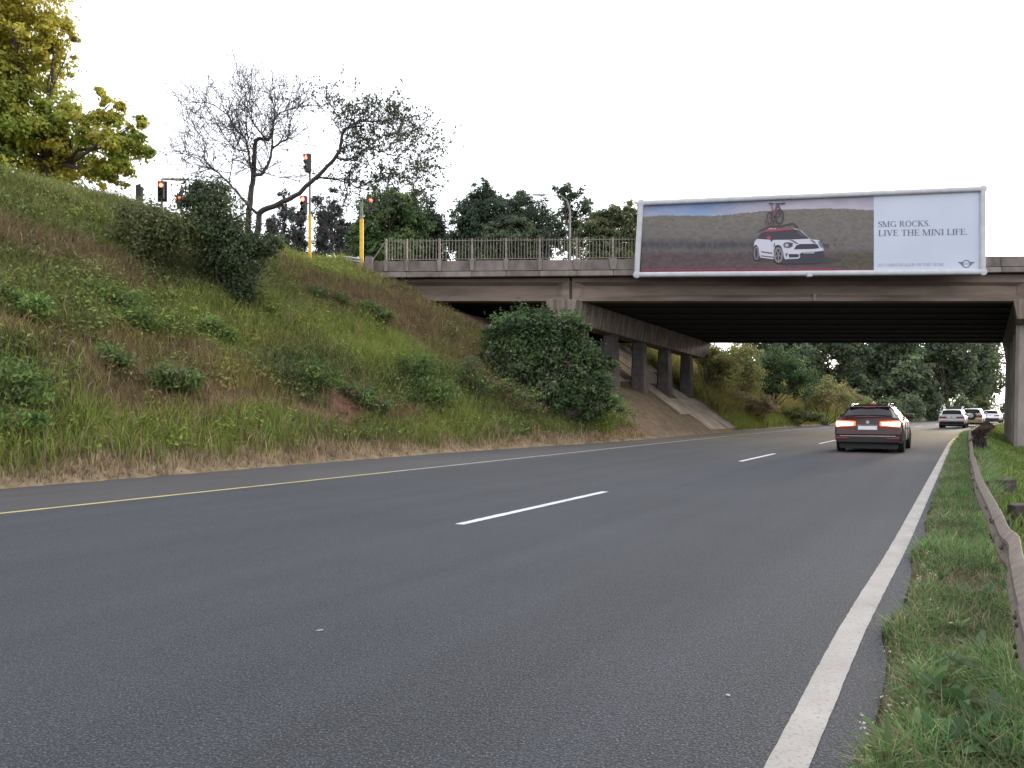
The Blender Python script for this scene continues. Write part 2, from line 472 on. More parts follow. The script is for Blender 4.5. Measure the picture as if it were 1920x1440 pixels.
# ------------------------------------------------------------------ what grows where on the bank (measured spots on the slope)
C_BRIGHT = np.array((.225, .262, .054)); C_GREEN = np.array((.160, .182, .052)); C_DARK = np.array((.062, .092, .034))
C_BROWN = np.array((.205, .145, .075)); C_YEL = np.array((.26, .22, .065)); C_STRAW = np.array((.50, .37, .23))
C_SOIL = np.array((.135, .068, .045)); C_RED = np.array((.135, .066, .043))
SPOTS = []   # (S, T, radius along T, radius along S, kind, weight)
def spot(px, py, rt, rs, kind, w=1.0):
    h = hit(px, py); s, t = ST(h.x, h.y); SPOTS.append((s, t, rt, rs, kind, w))
for a_ in [
    (60, 370, 4.0, 1.6, 'green', 1.2), (160, 400, 3.0, 1.5, 'green', 1.0), (80, 470, 3.0, .9, 'brown', 1.6), (200, 500, 2.5, .9, 'brown', 1.2),
    (60, 560, 2.0, 1.0, 'green', 1.3), (200, 560, 2.2, 1.1, 'fern', 1.8), (250, 600, 1.5, .9, 'fern', 1.6), (380, 600, 1.6, 1.2, 'bright', 1.0),
    (110, 640, 1.0, .6, 'soil', 2.2), (60, 650, 1.2, .5, 'yellow', 1.2), (290, 655, .8, .5, 'yellow', 1.4), (350, 680, 1.6, .8, 'brown', 1.6),
    (250, 730, 1.6, .55, 'brown', 2.0), (380, 760, 1.8, .5, 'soil', 1.7), (440, 730, 1.2, .6, 'yellow', 1.7), (300, 700, .9, .4, 'green', 1.0),
    (40, 730, 1.6, .9, 'dark', 1.8), (160, 740, .9, .8, 'bright', 1.8), (200, 830, 3.2, .6, 'bright', 1.3), (430, 830, 3.2, .6, 'bright', 1.3), (60, 830, 2.0, .6, 'green', 1.2),
    (420, 560, 2.2, 1.0, 'green', .9), (330, 520, 2.0, .8, 'dark', 1.6), (380, 640, 1.8, 1.2, 'bright', 1.2), (450, 590, 1.8, 1.0, 'bright', 1.0), (480, 640, 1.6, 1.2, 'yellow', .8),
    (550, 488, 2.4, 1.6, 'bright', 4.0), (600, 502, 2.0, 1.3, 'bright', 4.0), (635, 512, 1.2, .8, 'bright', 2.5), (560, 476, 2.4, 2.0, 'bright', 3.0), (540, 540, 1.8, 1.3, 'green', 1.5), (640, 545, 2.4, 1.0, 'brown', 1.4),
    (720, 570, 2.4, 1.2, 'brown', 1.5), (820, 620, 2.2, 1.2, 'brown', 1.4), (770, 600, 1.6, .9, 'soil', .9), (870, 640, 1.2, .8, 'green', .8), (640, 640, 2.4, 1.2, 'bright', 1.9), (720, 660, 2.2, .9, 'bright', 1.9), (560, 610, 1.6, 1.2, 'green', 1.2),
    (700, 520, 1.6, .8, 'soil', 1.6), (560, 700, 1.4, .6, 'dark', 1.5), (640, 770, 1.6, .42, 'red', 2.8), (570, 760, 1.3, .4, 'soil', 1.6), (740, 775, 1.0, .4, 'brown', 1.2),
    (780, 720, 1.6, .9, 'dark', 1.2), (850, 740, 1.8, .7, 'green', 1.4), (900, 670, 1.2, 1.0, 'brown', 1.4), (960, 740, 1.3, .8, 'brown', 1.8), (920, 720, .8, .6, 'red', 1.4),
    (650, 830, 3.0, .6, 'green', 1.6), (820, 810, 3.0, .6, 'bright', 1.2), (1000, 790, 2.5, .6, 'green', 1.4), (1110, 780, 1.6, .7, 'bright', 1.2), (1170, 770, 1.4, 1.2, 'soil', 2.4)]:
    spot(*a_)
KINDS_ = {'bright': C_BRIGHT, 'green': C_GREEN, 'dark': C_DARK, 'brown': C_BROWN, 'yellow': C_YEL, 'soil': C_SOIL, 'red': C_RED, 'fern': C_GREEN * 1.1}
KL = list(KINDS_)
def veg(a, b):
    """weights of each kind of cover at ground points, and d = distance up from the toe"""
    a = np.asarray(a, float); b = np.asarray(b, float)
    S, T = ST(a, b); d = toe(T) - (S - xc(T))
    W = np.zeros((len(a), len(KL)))
    W[:, KL.index('green')] = .34 + .5 * (fnoise(a * .5, b * .5, 21) - .4)
    W[:, KL.index('brown')] = .22 + .9 * (fnoise(a * .45 + 9, b * .45, 33) - .45)
    W[:, KL.index('bright')] = .16 + .6 * (fnoise(a * .7, b * .7 + 5, 41) - .5)
    W[:, KL.index('dark')] = .10 + .5 * (fnoise(a * .9, b * .9 + 5, 51) - .5)
    jx = (fnoise(a * .6, b * .6, 61) - .5) * 2.2; jy = (fnoise(a * .6 + 30, b * .6, 71) - .5) * 1.6
    for s, t, rt, rs, k, w in SPOTS:
        q = ((T + jx - t) / rt) ** 2 + ((S + jy - s) / rs) ** 2
        W[:, KL.index(k)] += 1.5 * w * np.exp(-q * 1.1)
    far = smooth(50, 60, T)
    W[:, KL.index('brown')] += .5 * far * fnoise(a * .15, b * .15, 91)
    W[:, KL.index('yellow')] += .5 * far * fnoise(a * .12 + 4, b * .12, 95)
    W = W.clip(0.001) ** 1.6
    return W / W.sum(1, keepdims=True), S, T, d

# ------------------------------------------------------------------ ground
def build_ground():
    av = np.unique(np.concatenate([np.linspace(-1200, -60, 24), np.linspace(-60, -26, 35), np.arange(-26, 34, .42), np.linspace(34, 100, 34), np.linspace(100, 1200, 24)]))
    bv = np.unique(np.concatenate([np.linspace(-300, -6, 20), np.arange(-6, 66, .42), np.linspace(66, 150, 60), np.linspace(150, 300, 20), np.linspace(300, 2200, 20)]))
    A, B = np.meshgrid(av, bv)
    z = terrain(A, B)
    far = smooth(150, 400, np.hypot(A, B))
    z = z * (1 - far) + far * (0.0)
    V = np.stack([A.ravel(), B.ravel(), z.ravel()], 1)
    na, nb = len(av), len(bv)
    i = np.arange((nb - 1) * na).reshape(nb - 1, na)[:, :-1].ravel()
    Fq = np.stack([i, i + 1, i + 1 + na, i + na], 1)
    W, S, T, d = veg(A.ravel(), B.ravel())
    base = np.stack([KINDS_[k] for k in KL])
    base = base * .55 + C_SOIL * .35
    base[KL.index('soil')] = C_SOIL; base[KL.index('red')] = C_RED
    c = W @ base
    s = S - xc(T)
    strip = np.exp(-((d - .12) / .32) ** 2)[:, None]
    c = c * (1 - strip) + strip * np.array((.21, .15, .095))
    right = (s > -.45)[:, None]
    c = np.where(right, np.array((.050, .043, .028)), c)
    under = ((B.ravel() > 35) & (B.ravel() < 54) & (d > 0) & (A.ravel() > -9))[:, None]
    c = np.where(under, (np.array((.105, .068, .043)) * (.55 + .9 * fnoise(A.ravel() * 1.7, B.ravel() * 1.7, 611)[:, None])), c)
    o = np_mesh('ground', V, [Fq], 'ground', c, smooth=True)
    tag(o, 'grassy roadside ground and embankment slope beside the carriageway', None, kind='structure')
build_ground()

# ------------------------------------------------------------------ carriageway
def build_road():
    ts = np.concatenate([np.arange(-40, 60, .35), np.arange(60, 240, 1.5)])
    se = np.array([0, .04, .12, .2, .235, .28, .36, .44, .52, .60, .66, .72, .80, .88, .95, .985, 1.0])
    V = []; C = []
    for t in ts:
        l = float(toe(t)) - .05 + .22 * (float(fnoise(t * 1.3, 1.0, 7)) - .5) + .1 * (float(vnoise(t * 5, 3, 8)) - .5)
        r = -.33 - .07 * float(smooth(4, 8, t)) + .10 * (float(fnoise(t * 1.6, 4.0, 9)) - .5) + .03 * (float(vnoise(t * 7, 5, 10)) - .5) - .10 * math.exp(-((t - 5.0) / .30) ** 2)
        for e in se:
            s = l + (r - l) * e
            a, b = road(s, t)
            V.append((a, b, 0.0))
            c = np.array((.044, .048, .059)) * (.82 + .36 * float(fnoise(s * .16 + 3, t * .10, 400)))
            sm = s
            if sm < -10.35: c = np.array((.082, .075, .077))
            for wt, wd in ((-1.9, .5), (-3.5, .5), (-6.1, .55), (-8.1, .6)):
                c = c * (1 - .16 * math.exp(-((sm - wt) / wd) ** 2))
            C.append(c)
    n = len(se); m = len(ts)
    i = np.arange((m - 1) * n).reshape(m - 1, n)[:, :-1].ravel()
    o = np_mesh('road', np.array(V), [np.stack([i, i + 1, i + 1 + n, i + n], 1)], 'asphalt', np.array(C))
    tag(o, 'grey asphalt carriageway curving gently away under the overpass', None, kind='structure')
    def strip(name, s, w, t0, t1, m_, label, ragged=.004):
        V = []; F_ = []
        st = .06 if t1 < 60 else .8
        tt = np.arange(t0, t1 + 1e-6, st)
        for k, t in enumerate(tt):
            j1 = ragged * (random.random() - .5); j2 = ragged * (random.random() - .5)
            sw = s + (-.028 * math.exp(-((t - 5.0) / 2.0) ** 2) if s > -1 else 0)
            V.append((*road(sw - w / 2 + j1, t), .004)); V.append((*road(sw + w / 2 + j2, t), .004))
        for k in range(len(tt) - 1): F_.append((2 * k, 2 * k + 1, 2 * k + 3, 2 * k + 2))
        o = np_mesh(name, np.array(V), [np.array(F_)], m_)
        tag(o, label, None, kind='structure')
    strip('edge_line', -.537, .138, -8, 34, 'paint_white', 'broad worn white edge line beside the grass verge')
    strip('edge_line', -.537, .138, 34, 120, 'paint_yellow', 'yellowed far stretch of the edge line by the guardrail')
    strip('edge_line', -10.2, .12, -10, 13, 'paint_yellow', 'yellow near stretch of the edge line along the embankment side')
    strip('edge_line', -10.2, .12, 13, 110, 'paint_cream', 'pale far stretch of the edge line along the embankment side')
    for k, t0 in enumerate((-5.3, 7.35, 19.9, 32.1, 44.7, 57.3, 69.9, 82.5)):
        strip('lane_dash', -4.84, .115, t0, t0 + 4.1, 'paint_dash', ['dash behind the viewer', 'long white lane dash in the middle of the picture', 'white lane dash short of the dark car', 'white lane dash beside the dark car', 'white lane dash under the far side of the overpass', 'white lane dash beyond the overpass', 'white lane dash by the white car', 'white lane dash at the far bend'][k] if k else 'white lane dash nearest the viewer', .008)
build_road()
def chip(px, py, ln, label, rz):
    Z = CAM_H * F / (py - HY)
    mb = MB(); mb.add([(-ln, -.008, .004), (-ln * .2, -.014, .004), (ln, -.004, .004), (ln * .6, .012, .004), (-ln * .7, .01, .004), (-ln * .6, -.004, .007), (ln * .5, 0, .008)],
                      [(0, 1, 5), (1, 6, 5), (1, 2, 6), (2, 3, 6), (3, 4, 5, 6), (4, 0, 5), (4, 3, 2, 1, 0)])
    o = mb.build('paper_scrap', 'litter'); o.location = ((px - HX) / F * Z, Z, .001); o.rotation_euler = (0, 0, rz)
    tag(o, label, 'litter')
chip(600, 1183, .022, 'thin pale scrap lying on the asphalt left of centre', .25)
chip(1365, 1305, .010, 'tiny pale scrap on the asphalt near the edge line', .6)

# ------------------------------------------------------------------ overpass
B0, B1 = 36.0, 52.0
TILT = -0.04
SOF = 6.24
def zs(b): return TILT * (b - B0)
def ztop(a): return 7.93 + .0085 * (a + 6.5)
PL, PR = .63, .58
AL, AR = 2.28, 23.25           # pier near ends on the face line b = B0
AE0, AE1 = -6.6, 36.0          # abutments
def pier_a(which, b): return (AL + PL * (b - B0)) if which == 0 else (AR + PR * (b - B0))
bridge = empty('overpass_bridge', (AL, B0, 0))
tag(bridge, 'weathered concrete road overpass on tapered columns crossing the carriageway', 'bridge')
OFF = (AL, B0, 0)
def bpart(mb, name, m, bev=0.0, sm=None): return mb.build(name, m, bridge, sm, bev, OFF)
# deck slab
mb = MB()
def slab(a0, a1, b0, b1, z0f, z1f, mi=0):
    c = [(a0, b0, z0f(a0) + zs(b0)), (a1, b0, z0f(a1) + zs(b0)), (a1, b1, z0f(a1) + zs(b1)), (a0, b1, z0f(a0) + zs(b1)),
         (a0, b0, z1f(a0) + zs(b0)), (a1, b0, z1f(a1) + zs(b0)), (a1, b1, z1f(a1) + zs(b1)), (a0, b1, z1f(a0) + zs(b1))]
    mb.hexa(c, mi)
slab(-20, 48, B0 + .02, B1, lambda a: ztop(a) - .72, lambda a: ztop(a) - .38)
bpart(mb, 'deck_slab', 'concrete_underside_shade')
mb = MB(); slab(-20, 48, B0 + .5, B1 - .5, lambda a: ztop(a) - .376, lambda a: ztop(a) - .33); bpart(mb, 'deck_surface', 'concrete_shade_tone')
# parapets: lower fascia band, recessed joint, upper band, cut into panels along the near face
edges = [-20, -8.6, -5.67, -4.73, -3.26, -1.8, -.26, 1.25, 2.9, 4.54, 6.4, 9.5, 12.6, 15.7, 18.8, 21.9, 25.0, 29, 34, 40, 48]
for i in range(len(edges) - 1):
    a0, a1 = edges[i] + .006, edges[i + 1] - .006
    mb = MB(); slab(a0, a1, B0 - .16, B0 + .14, lambda a: ztop(a) - .47, lambda a: ztop(a) + .0); bpart(mb, 'parapet_panel', 'concrete', .02)
    mb = MB(); slab(a0, a1, B0 - .22, B0 + .016, lambda a: ztop(a) - .73, lambda a: ztop(a) - .50); bpart(mb, 'fascia_panel', 'concrete_pale' if i % 3 else 'concrete', .015)
mb = MB(); slab(-20, 48, B1 - .14, B1 + .16, lambda a: ztop(a) - .73, lambda a: ztop(a)); bpart(mb, 'far_parapet', 'concrete')
# girders, span by span, following the skew of the piers
def girder(a0, a1, b, w, near, k):
    z0 = SOF + zs(b); mb = MB()
    zt0, zt1 = ztop(a0) - .722 + zs(b), ztop(a1) - .722 + zs(b)
    sec = [(-.5, 0), (.5, 0), (.5, .17), (.22, .30), (.22, .72), (.5, .86), (.5, None), (-.5, None), (-.5, .86), (-.22, .72), (-.22, .30), (-.5, .17)]
    ring = []
    for (aa, zt) in ((a0, zt0), (a1, zt1)):
        for (u, v) in sec: ring.append((aa, b + u * w, zt if v is None else z0 + v))
    n = len(sec)
    fs = [(i, (i + 1) % n, n + (i + 1) % n, n + i) for i in range(n)]
    fs += [tuple(reversed(range(n))), tuple(range(n, 2 * n))]
    mb.add(ring, fs)
    bpart(mb, 'girder', 'concrete_girder' if near else 'concrete_underside_shade')  # inner girders carry the underside shade in their colour
NG = 9
for k in range(NG):
    b = B0 + .60 + (B1 - B0 - 1.2) * k / (NG - 1)
    e = [AE0, pier_a(0, b), pier_a(1, b), AE1 + .6 * (b - B0)]
    for j in range(3):
        girder(e[j] + .05, e[j + 1] - .05, b, .74, k == 0, k)
    for j in (1, 2):           # end blocks over the piers
        mb = MB(); z0 = SOF + zs(b)
        mb.box(e[j] - .045, e[j] + .045, b - .30, b + .30, z0 + .01, z0 + .93); bpart(mb, 'end_block', 'concrete_shade_tone')
        for sg in (-1, 1):     # thickened girder ends
            mb = MB(); x0 = e[j] + sg * .06; x1 = e[j] + sg * .38; x2 = e[j] + sg * .62
            c = [(x0, b - .385, z0 + .004), (x1, b - .385, z0 + .17), (x2, b - .18, z0 + .30), (x2, b + .18, z0 + .30), (x0, b + .385, z0 + .004), (x0, b - .385, z0 + .93), (x1, b - .30, z0 + .93), (x2, b - .18, z0 + .93), (x2, b + .18, z0 + .93), (x0, b + .385, z0 + .93)]
            mb.add(c, [(0, 1, 6, 5), (1, 2, 7, 6), (2, 3, 8, 7), (3, 4, 9, 8), (4, 0, 5, 9), (0, 4, 3, 2, 1), (5, 6, 7, 8, 9)] if sg > 0 else [(5, 6, 1, 0), (6, 7, 2, 1), (7, 8, 3, 2), (8, 9, 4, 3), (9, 5, 0, 4), (1, 2, 3, 4, 0), (9, 8, 7, 6, 5)])
            if k == 0: bpart(mb, 'girder_end', 'concrete_girder')
# mid-span joint mark under the billboard
mb = MB(); mb.box(13.62, 13.74, B0 + .16, B0 + .30, SOF - .02, SOF + .30); bpart(mb, 'girder_joint', 'concrete_pale')
# soffit infill added between girders hides the ribs and keeps the underside dark
mb = MB(); slab(AE0, AE1, B0 + 1.0, B1 - 1.0, lambda a: SOF + .045, lambda a: SOF + .12); bpart(mb, 'soffit_slab', 'concrete_underside_shade')
# pier caps and columns
for which in (0, 1):
    sl = PL if which == 0 else PR
    mb = MB()
    wt, wb = .70, .48
    ends = [(B0 - .16, 0), (B0 + .35, 1), (B1 - .9, 1), (B1 - .25, 0)]
    ring = []
    for (b, full) in ends:
        a = pier_a(which, b); z1 = SOF + zs(b) - .004; dpt = 1.02 if full else (.88 if b < 40 else .55)
        h2 = wb if full else wb + .03
        ring += [(a - wt, b, z1), (a - h2, b + .03, z1 - dpt), (a + h2, b + .03, z1 - dpt), (a + wt, b, z1)]
    fs = []
    for i in range(3):
        for j in range(4):
            j2 = (j + 1) % 4
            fs.append((i * 4 + j, i * 4 + j2, (i + 1) * 4 + j2, (i + 1) * 4 + j))
    fs += [(3, 2, 1, 0), (12, 13, 14, 15)]
    mb.add(ring, fs); bpart(mb, 'pier_cap', 'concrete_cap', .03)
    for k in range(5):
        b = 37.15 + 3.1 * k
        a = pier_a(which, b)
        gz = float(terrain(a, b)) - .5
        zt = SOF + zs(b) - 1.01
        if which == 0: w0, w1, l0, l1 = .38, .28, .36, .30
        else: w0, w1, l0, l1 = .66, .52, .5, .42
        mb = MB()
        ca = []
        for (z, w, l) in ((gz, w0, l0), (zt, w1, l1)):
            for (u, v) in ((-1, -.72), (-.72, -1), (.72, -1), (1, -.72), (1, .72), (.72, 1), (-.72, 1), (-1, .72)):
                db = v * l; ca.append((a + u * w + sl * db, b + db, z))
        mb.add(ca, [(i, (i + 1) % 8, 8 + (i + 1) % 8, 8 + i) for i in range(8)] + [tuple(reversed(range(8))), tuple(range(8, 16))])
        bpart(mb, 'column', 'concrete_pale' if which else ('concrete_cap' if k == 0 else 'concrete_shade_tone'))  # inner left columns painted darker for the shade they stand in
# abutment wall on the embankment side and beyond the other side
mb = MB(); mb.box(AE0 - .5, AE0 + .11, B0 + .05, B1 + 8, 2.0, SOF + .9 - .7); bpart(mb, 'abutment', 'concrete_shade_tone')
mb = MB(); mb.box(40.0, 41, B0 + .05, B1 + 10, -1, SOF - .45); bpart(mb, 'abutment', 'concrete')

# paved slope under the overpass: slabs laid on the bank with soil washed over some of them
pav = empty('slope_paving', (AL, 44, 0)); tag(pav, 'cracked concrete slope paving below the overpass columns', 'paving', kind='structure')
def pave_slab(t0, t1, d0, d1, k):
    mb = MB(); c = []
    for lift in (-.10, .05):
        for (t, d) in ((t0, d0), (t1, d0), (t1, d1), (t0, d1)):
            s = float(toe(t)) - d; a, b = road(s, t)
            c.append((a, b, .735 * d + lift + .03 * math.sin(k * 7.1)))
    mb.hexa([c[1], c[0], c[3], c[2], c[5], c[4], c[7], c[6]])
    mb.build('paving_slab', 'paving', pav, None, .01, (AL, 44, 0))
k = 0
for i in range(12):
    t0 = 36.0 + i * 1.62
    for j in range(6):
        d0 = .25 + j * 1.18
        if (i < 2) or (i < 4 and j < 3) or (i, j) in ((4, 0), (7, 3), (5, 2)): k += 1; continue
        pave_slab(t0 + .02, t0 + 1.60, d0 + .012, d0 + 1.168, k); k += 1

# ------------------------------------------------------------------ railing on the parapet
rail = empty('bridge_railing', (0, B0, ztop(0))); tag(rail, 'rusty steel picket railing on top of the overpass parapet', 'railing')
RO = (0, B0, ztop(0))
post_a = [(px - HX) / F * 35.9 for px in (724, 763, 824, 885, 949, 1012, 1081, 1149, 1215, 1280)]
for i, a in enumerate(post_a):
    zt = ztop(a)
    mb = MB(); mb.box(a - .045, a + .045, B0 - .20, B0 - .11, zt - .02, zt + 1.0); mb.build('post', 'fence_metal', rail, None, 0, RO)
    w = .11 if i < 6 else .19
    mb = MB(); mb.hexa([(a - w * .6, B0 - .235, zt - .46), (a + w * .6, B0 - .235, zt - .46), (a + w * .6, B0 - .155, zt - .46), (a - w * .6, B0 - .155, zt - .46),
                        (a - w, B0 - .235, zt + .03), (a + w, B0 - .235, zt + .03), (a + w, B0 - .155, zt + .03), (a - w, B0 - .155, zt + .03)])
    mb.build('post_bracket', 'concrete_pale', rail, None, .01, RO)
for i in range(len(post_a) - 1):
    a0, a1 = post_a[i], post_a[i + 1]
    for (h, nm) in ((.90, 'top_rail'), (.08, 'bottom_rail')):
        mb = MB(); mb.hexa([(a0 + .05, B0 - .17, ztop(a0) + h - .014), (a1 - .05, B0 - .17, ztop(a1) + h - .014), (a1 - .05, B0 - .135, ztop(a1) + h - .014), (a0 + .05, B0 - .135, ztop(a0) + h - .014),
                            (a0 + .05, B0 - .17, ztop(a0) + h + .014), (a1 - .05, B0 - .17, ztop(a1) + h + .014), (a1 - .05, B0 - .135, ztop(a1) + h + .014), (a0 + .05, B0 - .135, ztop(a0) + h + .014)])
        mb.build(nm, 'fence_metal', rail, None, 0, RO)
    n = max(3, int(round((a1 - a0) / .142)))
    for k in range(1, n):
        a = a0 + (a1 - a0) * k / n
        bend = random.choice([0, 0, 0, 0, .02, -.03, .05]) * random.random()
        mb = MB(); z = ztop(a)
        mb.hexa([(a - .013, B0 - .133, z + .04), (a + .013, B0 - .133, z + .04), (a + .013, B0 - .112, z + .04), (a - .013, B0 - .112, z + .04),
                 (a - .013 + bend, B0 - .133, z + 1.0), (a + .013 + bend, B0 - .133, z + 1.0), (a + .013 + bend, B0 - .112, z + 1.0), (a - .013 + bend, B0 - .112, z + 1.0)])
        mb.build('picket', 'fence_metal', rail, None, 0, RO)
# leaning stay at the end
mb = MB(); mb.tube([(-6.3, B0 - .1, ztop(-6) + .0), (-5.7, B0 - .15, ztop(-6) + .85)], .03, 6); mb.build('stay', 'fence_metal', rail, None, 0, RO)

# ------------------------------------------------------------------ billboard hung on the parapet
ZL, ZR = 35.35, 34.65
def bz(px):
    k = (px - 1187.0) / (1847.0 - 1187.0)
    return 1.0 / ((1 - k) / ZL + k / ZR)
_n = (P(1847, 400, ZR) - P(1187, 400, ZL)); BN = Vector((_n.y, -_n.x, 0)).normalized()     # towards the traffic
if BN.y > 0: BN = -BN
def BP(px, py, lift=0.0): return P(px, py, bz(px)) + BN * lift
BO = P(1517, 520, bz(1517))
board = empty('billboard', BO); tag(board, 'long advertising billboard with rounded pale frame hung on the overpass parapet', 'billboard')
oc = [(1197, 377), (1846, 350), (1846, 514), (1188, 520)]
# carcass
mb = MB(); c = []
for l in (-.26, -.06):
    for (x, y) in ((1196, 380), (1841, 354), (1841, 510), (1193, 516)): c.append(BP(x, y, l))
mb.hexa([c[0], c[1], c[2], c[3], c[4], c[5], c[6], c[7]]); mb.build('backing_panel', 'board_dark', board, None, 0, BO)
def frame_bar(p, q, name, th=.115):
    mb = MB(); p = Vector(p); q = Vector(q); d = (q - p).normalized(); u = BN; w = d.cross(u).normalized()
    ring = []
    n = 14
    for e in (p, q):
        for k in range(n):
            an = 2 * math.pi * k / n
            cu, su = math.cos(an), math.sin(an)
            r = lambda v: math.copysign(abs(v) ** .55, v)
            ring.append(e + u * r(cu) * .15 + w * r(su) * th)
    mb.add(ring, [(k, (k + 1) % n, n + (k + 1) % n, n + k) for k in range(n)] + [tuple(reversed(range(n))), tuple(range(n, 2 * n))])
    mb.build(name, 'board_frame', board, 50, 0, BO)
ins = 4.6
fc = [BP(1197 + ins, 377 + ins), BP(1846 - ins, 350 + ins), BP(1846 - ins, 515 - ins), BP(1189 + ins, 520 - ins)]
for i in range(4):
    p, q = fc[i], fc[(i + 1) % 4]; d = (q - p).normalized()
    frame_bar(p + d * .10, q - d * .10, 'frame_bar')
for p in fc:
    mb = MB(); n = 16
    mb.lathe(p - BN * .15, BN, [(0, .10), (.02, .155), (.15, .165), (.28, .155), (.30, .10)], 16)
    mb.build('frame_corner', 'board_frame', board, 60, 0, BO)
mb = MB(); c = [BP(1511, 511, .02), BP(1521, 511, .02), BP(1521, 520.5, .02), BP(1511, 520.5, .02), BP(1511, 511, .19), BP(1521, 511, .19), BP(1521, 519.5, .19), BP(1511, 519.5, .19)]
mb.hexa(c); mb.build('frame_joint', 'board_frame', board, None, .01, BO)
for px in (1290, 1430, 1600, 1740):     # brackets to the parapet
    q = BP(px, 500, -.26); mb = MB(); mb.box(q.x - .05, q.x + .05, q.y, B0 - .15, q.z - .1, q.z + .1); mb.build('bracket', 'galv', board, None, 0, BO)

# printed picture: colours of the print on a fine sheet
def img_top(px): return 383.0 + (360.5 - 383.0) * (px - 1203) / (1837 - 1203)
def img_bot(px): return 508.0 + (506.5 - 508.0) * (px - 1203) / (1837 - 1203)
def build_print():
    nx, ny = 300, 100
    u = np.linspace(0, 1, nx); v = np.linspace(0, 1, ny)
    U, Vv = np.meshgrid(u, v)
    px = 1202 + U * (1638.5 - 1202)
    t, b = img_top(px), img_bot(px)
    py = t + Vv * (b - t)
    # photo colours of the print (sRGB) by position
    hx = np.array([1202, 1240, 1290, 1340, 1385, 1430, 1470, 1530, 1590, 1640]); hy = np.array([407, 404, 404, 405, 400.5, 396, 393, 391, 391.5, 394])
    hill = np.interp(px, hx, hy) + (vnoise(px * .35, px * 0, 3) - .5) * 1.2
    sky = np.empty(px.shape + (3,))
    k = smooth(0, 1, (py - t) / (hill - t + 1e-3))[..., None]
    bl = (np.exp(-((px - 1310) / 75) ** 2) + .3 * np.exp(-((px - 1230) / 40) ** 2))[..., None].clip(0, 1)
    bl = bl * (.55 + .75 * fnoise(px * .035, py * .12, 12)[..., None])
    sky[:] = np.array((176, 172, 188)) * (1 - k) + np.array((204, 194, 206)) * k
    sky = sky * (1 - bl) + bl * (np.array((116, 144, 196)) * (1 - k) + np.array((158, 178, 212)) * k)
    sky += 26 * (fnoise(px * .04, py * .16, 5)[..., None] - .5)
    f1 = fnoise(px * .16, py * .35, 9, 4)[..., None]; f2 = fnoise(px * .5, py * .7, 19, 3)[..., None]
    fall = ((py - hill) / (470 - hill)).clip(0, 1)[..., None]
    hillc = np.array((132, 126, 118)) * (1 - fall) + np.array((122, 114, 112)) * fall
    hillc = hillc * (.80 + .26 * f1 + .14 * f2)
    band = (np.exp(-((py - 459 + 6 * (fnoise(px * .06, px * 0, 4) - .5)) / 9.5) ** 2) * (px < 1420 + 220 * (fnoise(px * .1, py * .1, 2))))[..., None]
    tex = fnoise(px * .32, py * .12, 29, 3)[..., None]
    hillc = hillc * (1 - band * .75) + band * .75 * (np.array((70, 65, 70)) + 66 * (tex - .35))
    gnd = smooth(466, 480, py + 5 * (fnoise(px * .08, px * 0, 6) - .5))[..., None]
    gc = np.array((100, 82, 84)) * (.72 + .4 * f1 + .16 * f2)
    gr = smooth(1540, 1600, px)[..., None]
    gc = gc * (1 - gr) + gr * (np.array((92, 86, 74)) * (.7 + .45 * f1 + .2 * f2))
    c = hillc * (1 - gnd) + gnd * gc
    is_sky = (py < hill)[..., None]
    c = np.where(is_sky, sky, c)
    red = (py > b - 3.6 + (px - 1202) / 436 * 1.0)[..., None]
    c = np.where(red, np.array((158, 62, 84)) + 18 * (f1 - .5), c)
    c = (c / 255).clip(0, 1)
    cl = np.where(c <= .04045, c / 12.92, ((c + .055) / 1.055) ** 2.4) * .66
    pts = np.array([tuple(BP(float(x), float(y), .0) - BO) for x, y in zip(px.ravel(), py.ravel())])
    i = np.arange((ny - 1) * nx).reshape(ny - 1, nx)[:, :-1].ravel()
    o = np_mesh('poster_picture', pts, [np.stack([i, i + nx, i + nx + 1, i + 1], 1)], 'print', cl.reshape(-1, 3), board)
    o['label'] = 'printed picture of a white car on a hillside dirt field'
build_print()
mb = MB(); mb.add([BP(1638.5, img_top(1638.5), 0), BP(1636.5, 507, 0), BP(1836, 506.5, 0), BP(1838, 360, 0)], [(0, 1, 2, 3)])
o = mb.build('poster_text_panel', 'poster_white', board, None, 0, BO)
INK = {}
def ink(r, g, b):
    k = 'print_%d_%d_%d' % (r, g, b)
    if k not in MATS: mat(k, tuple(x * .64 + .004 for x in lin(r, g, b)), .55)
    return k
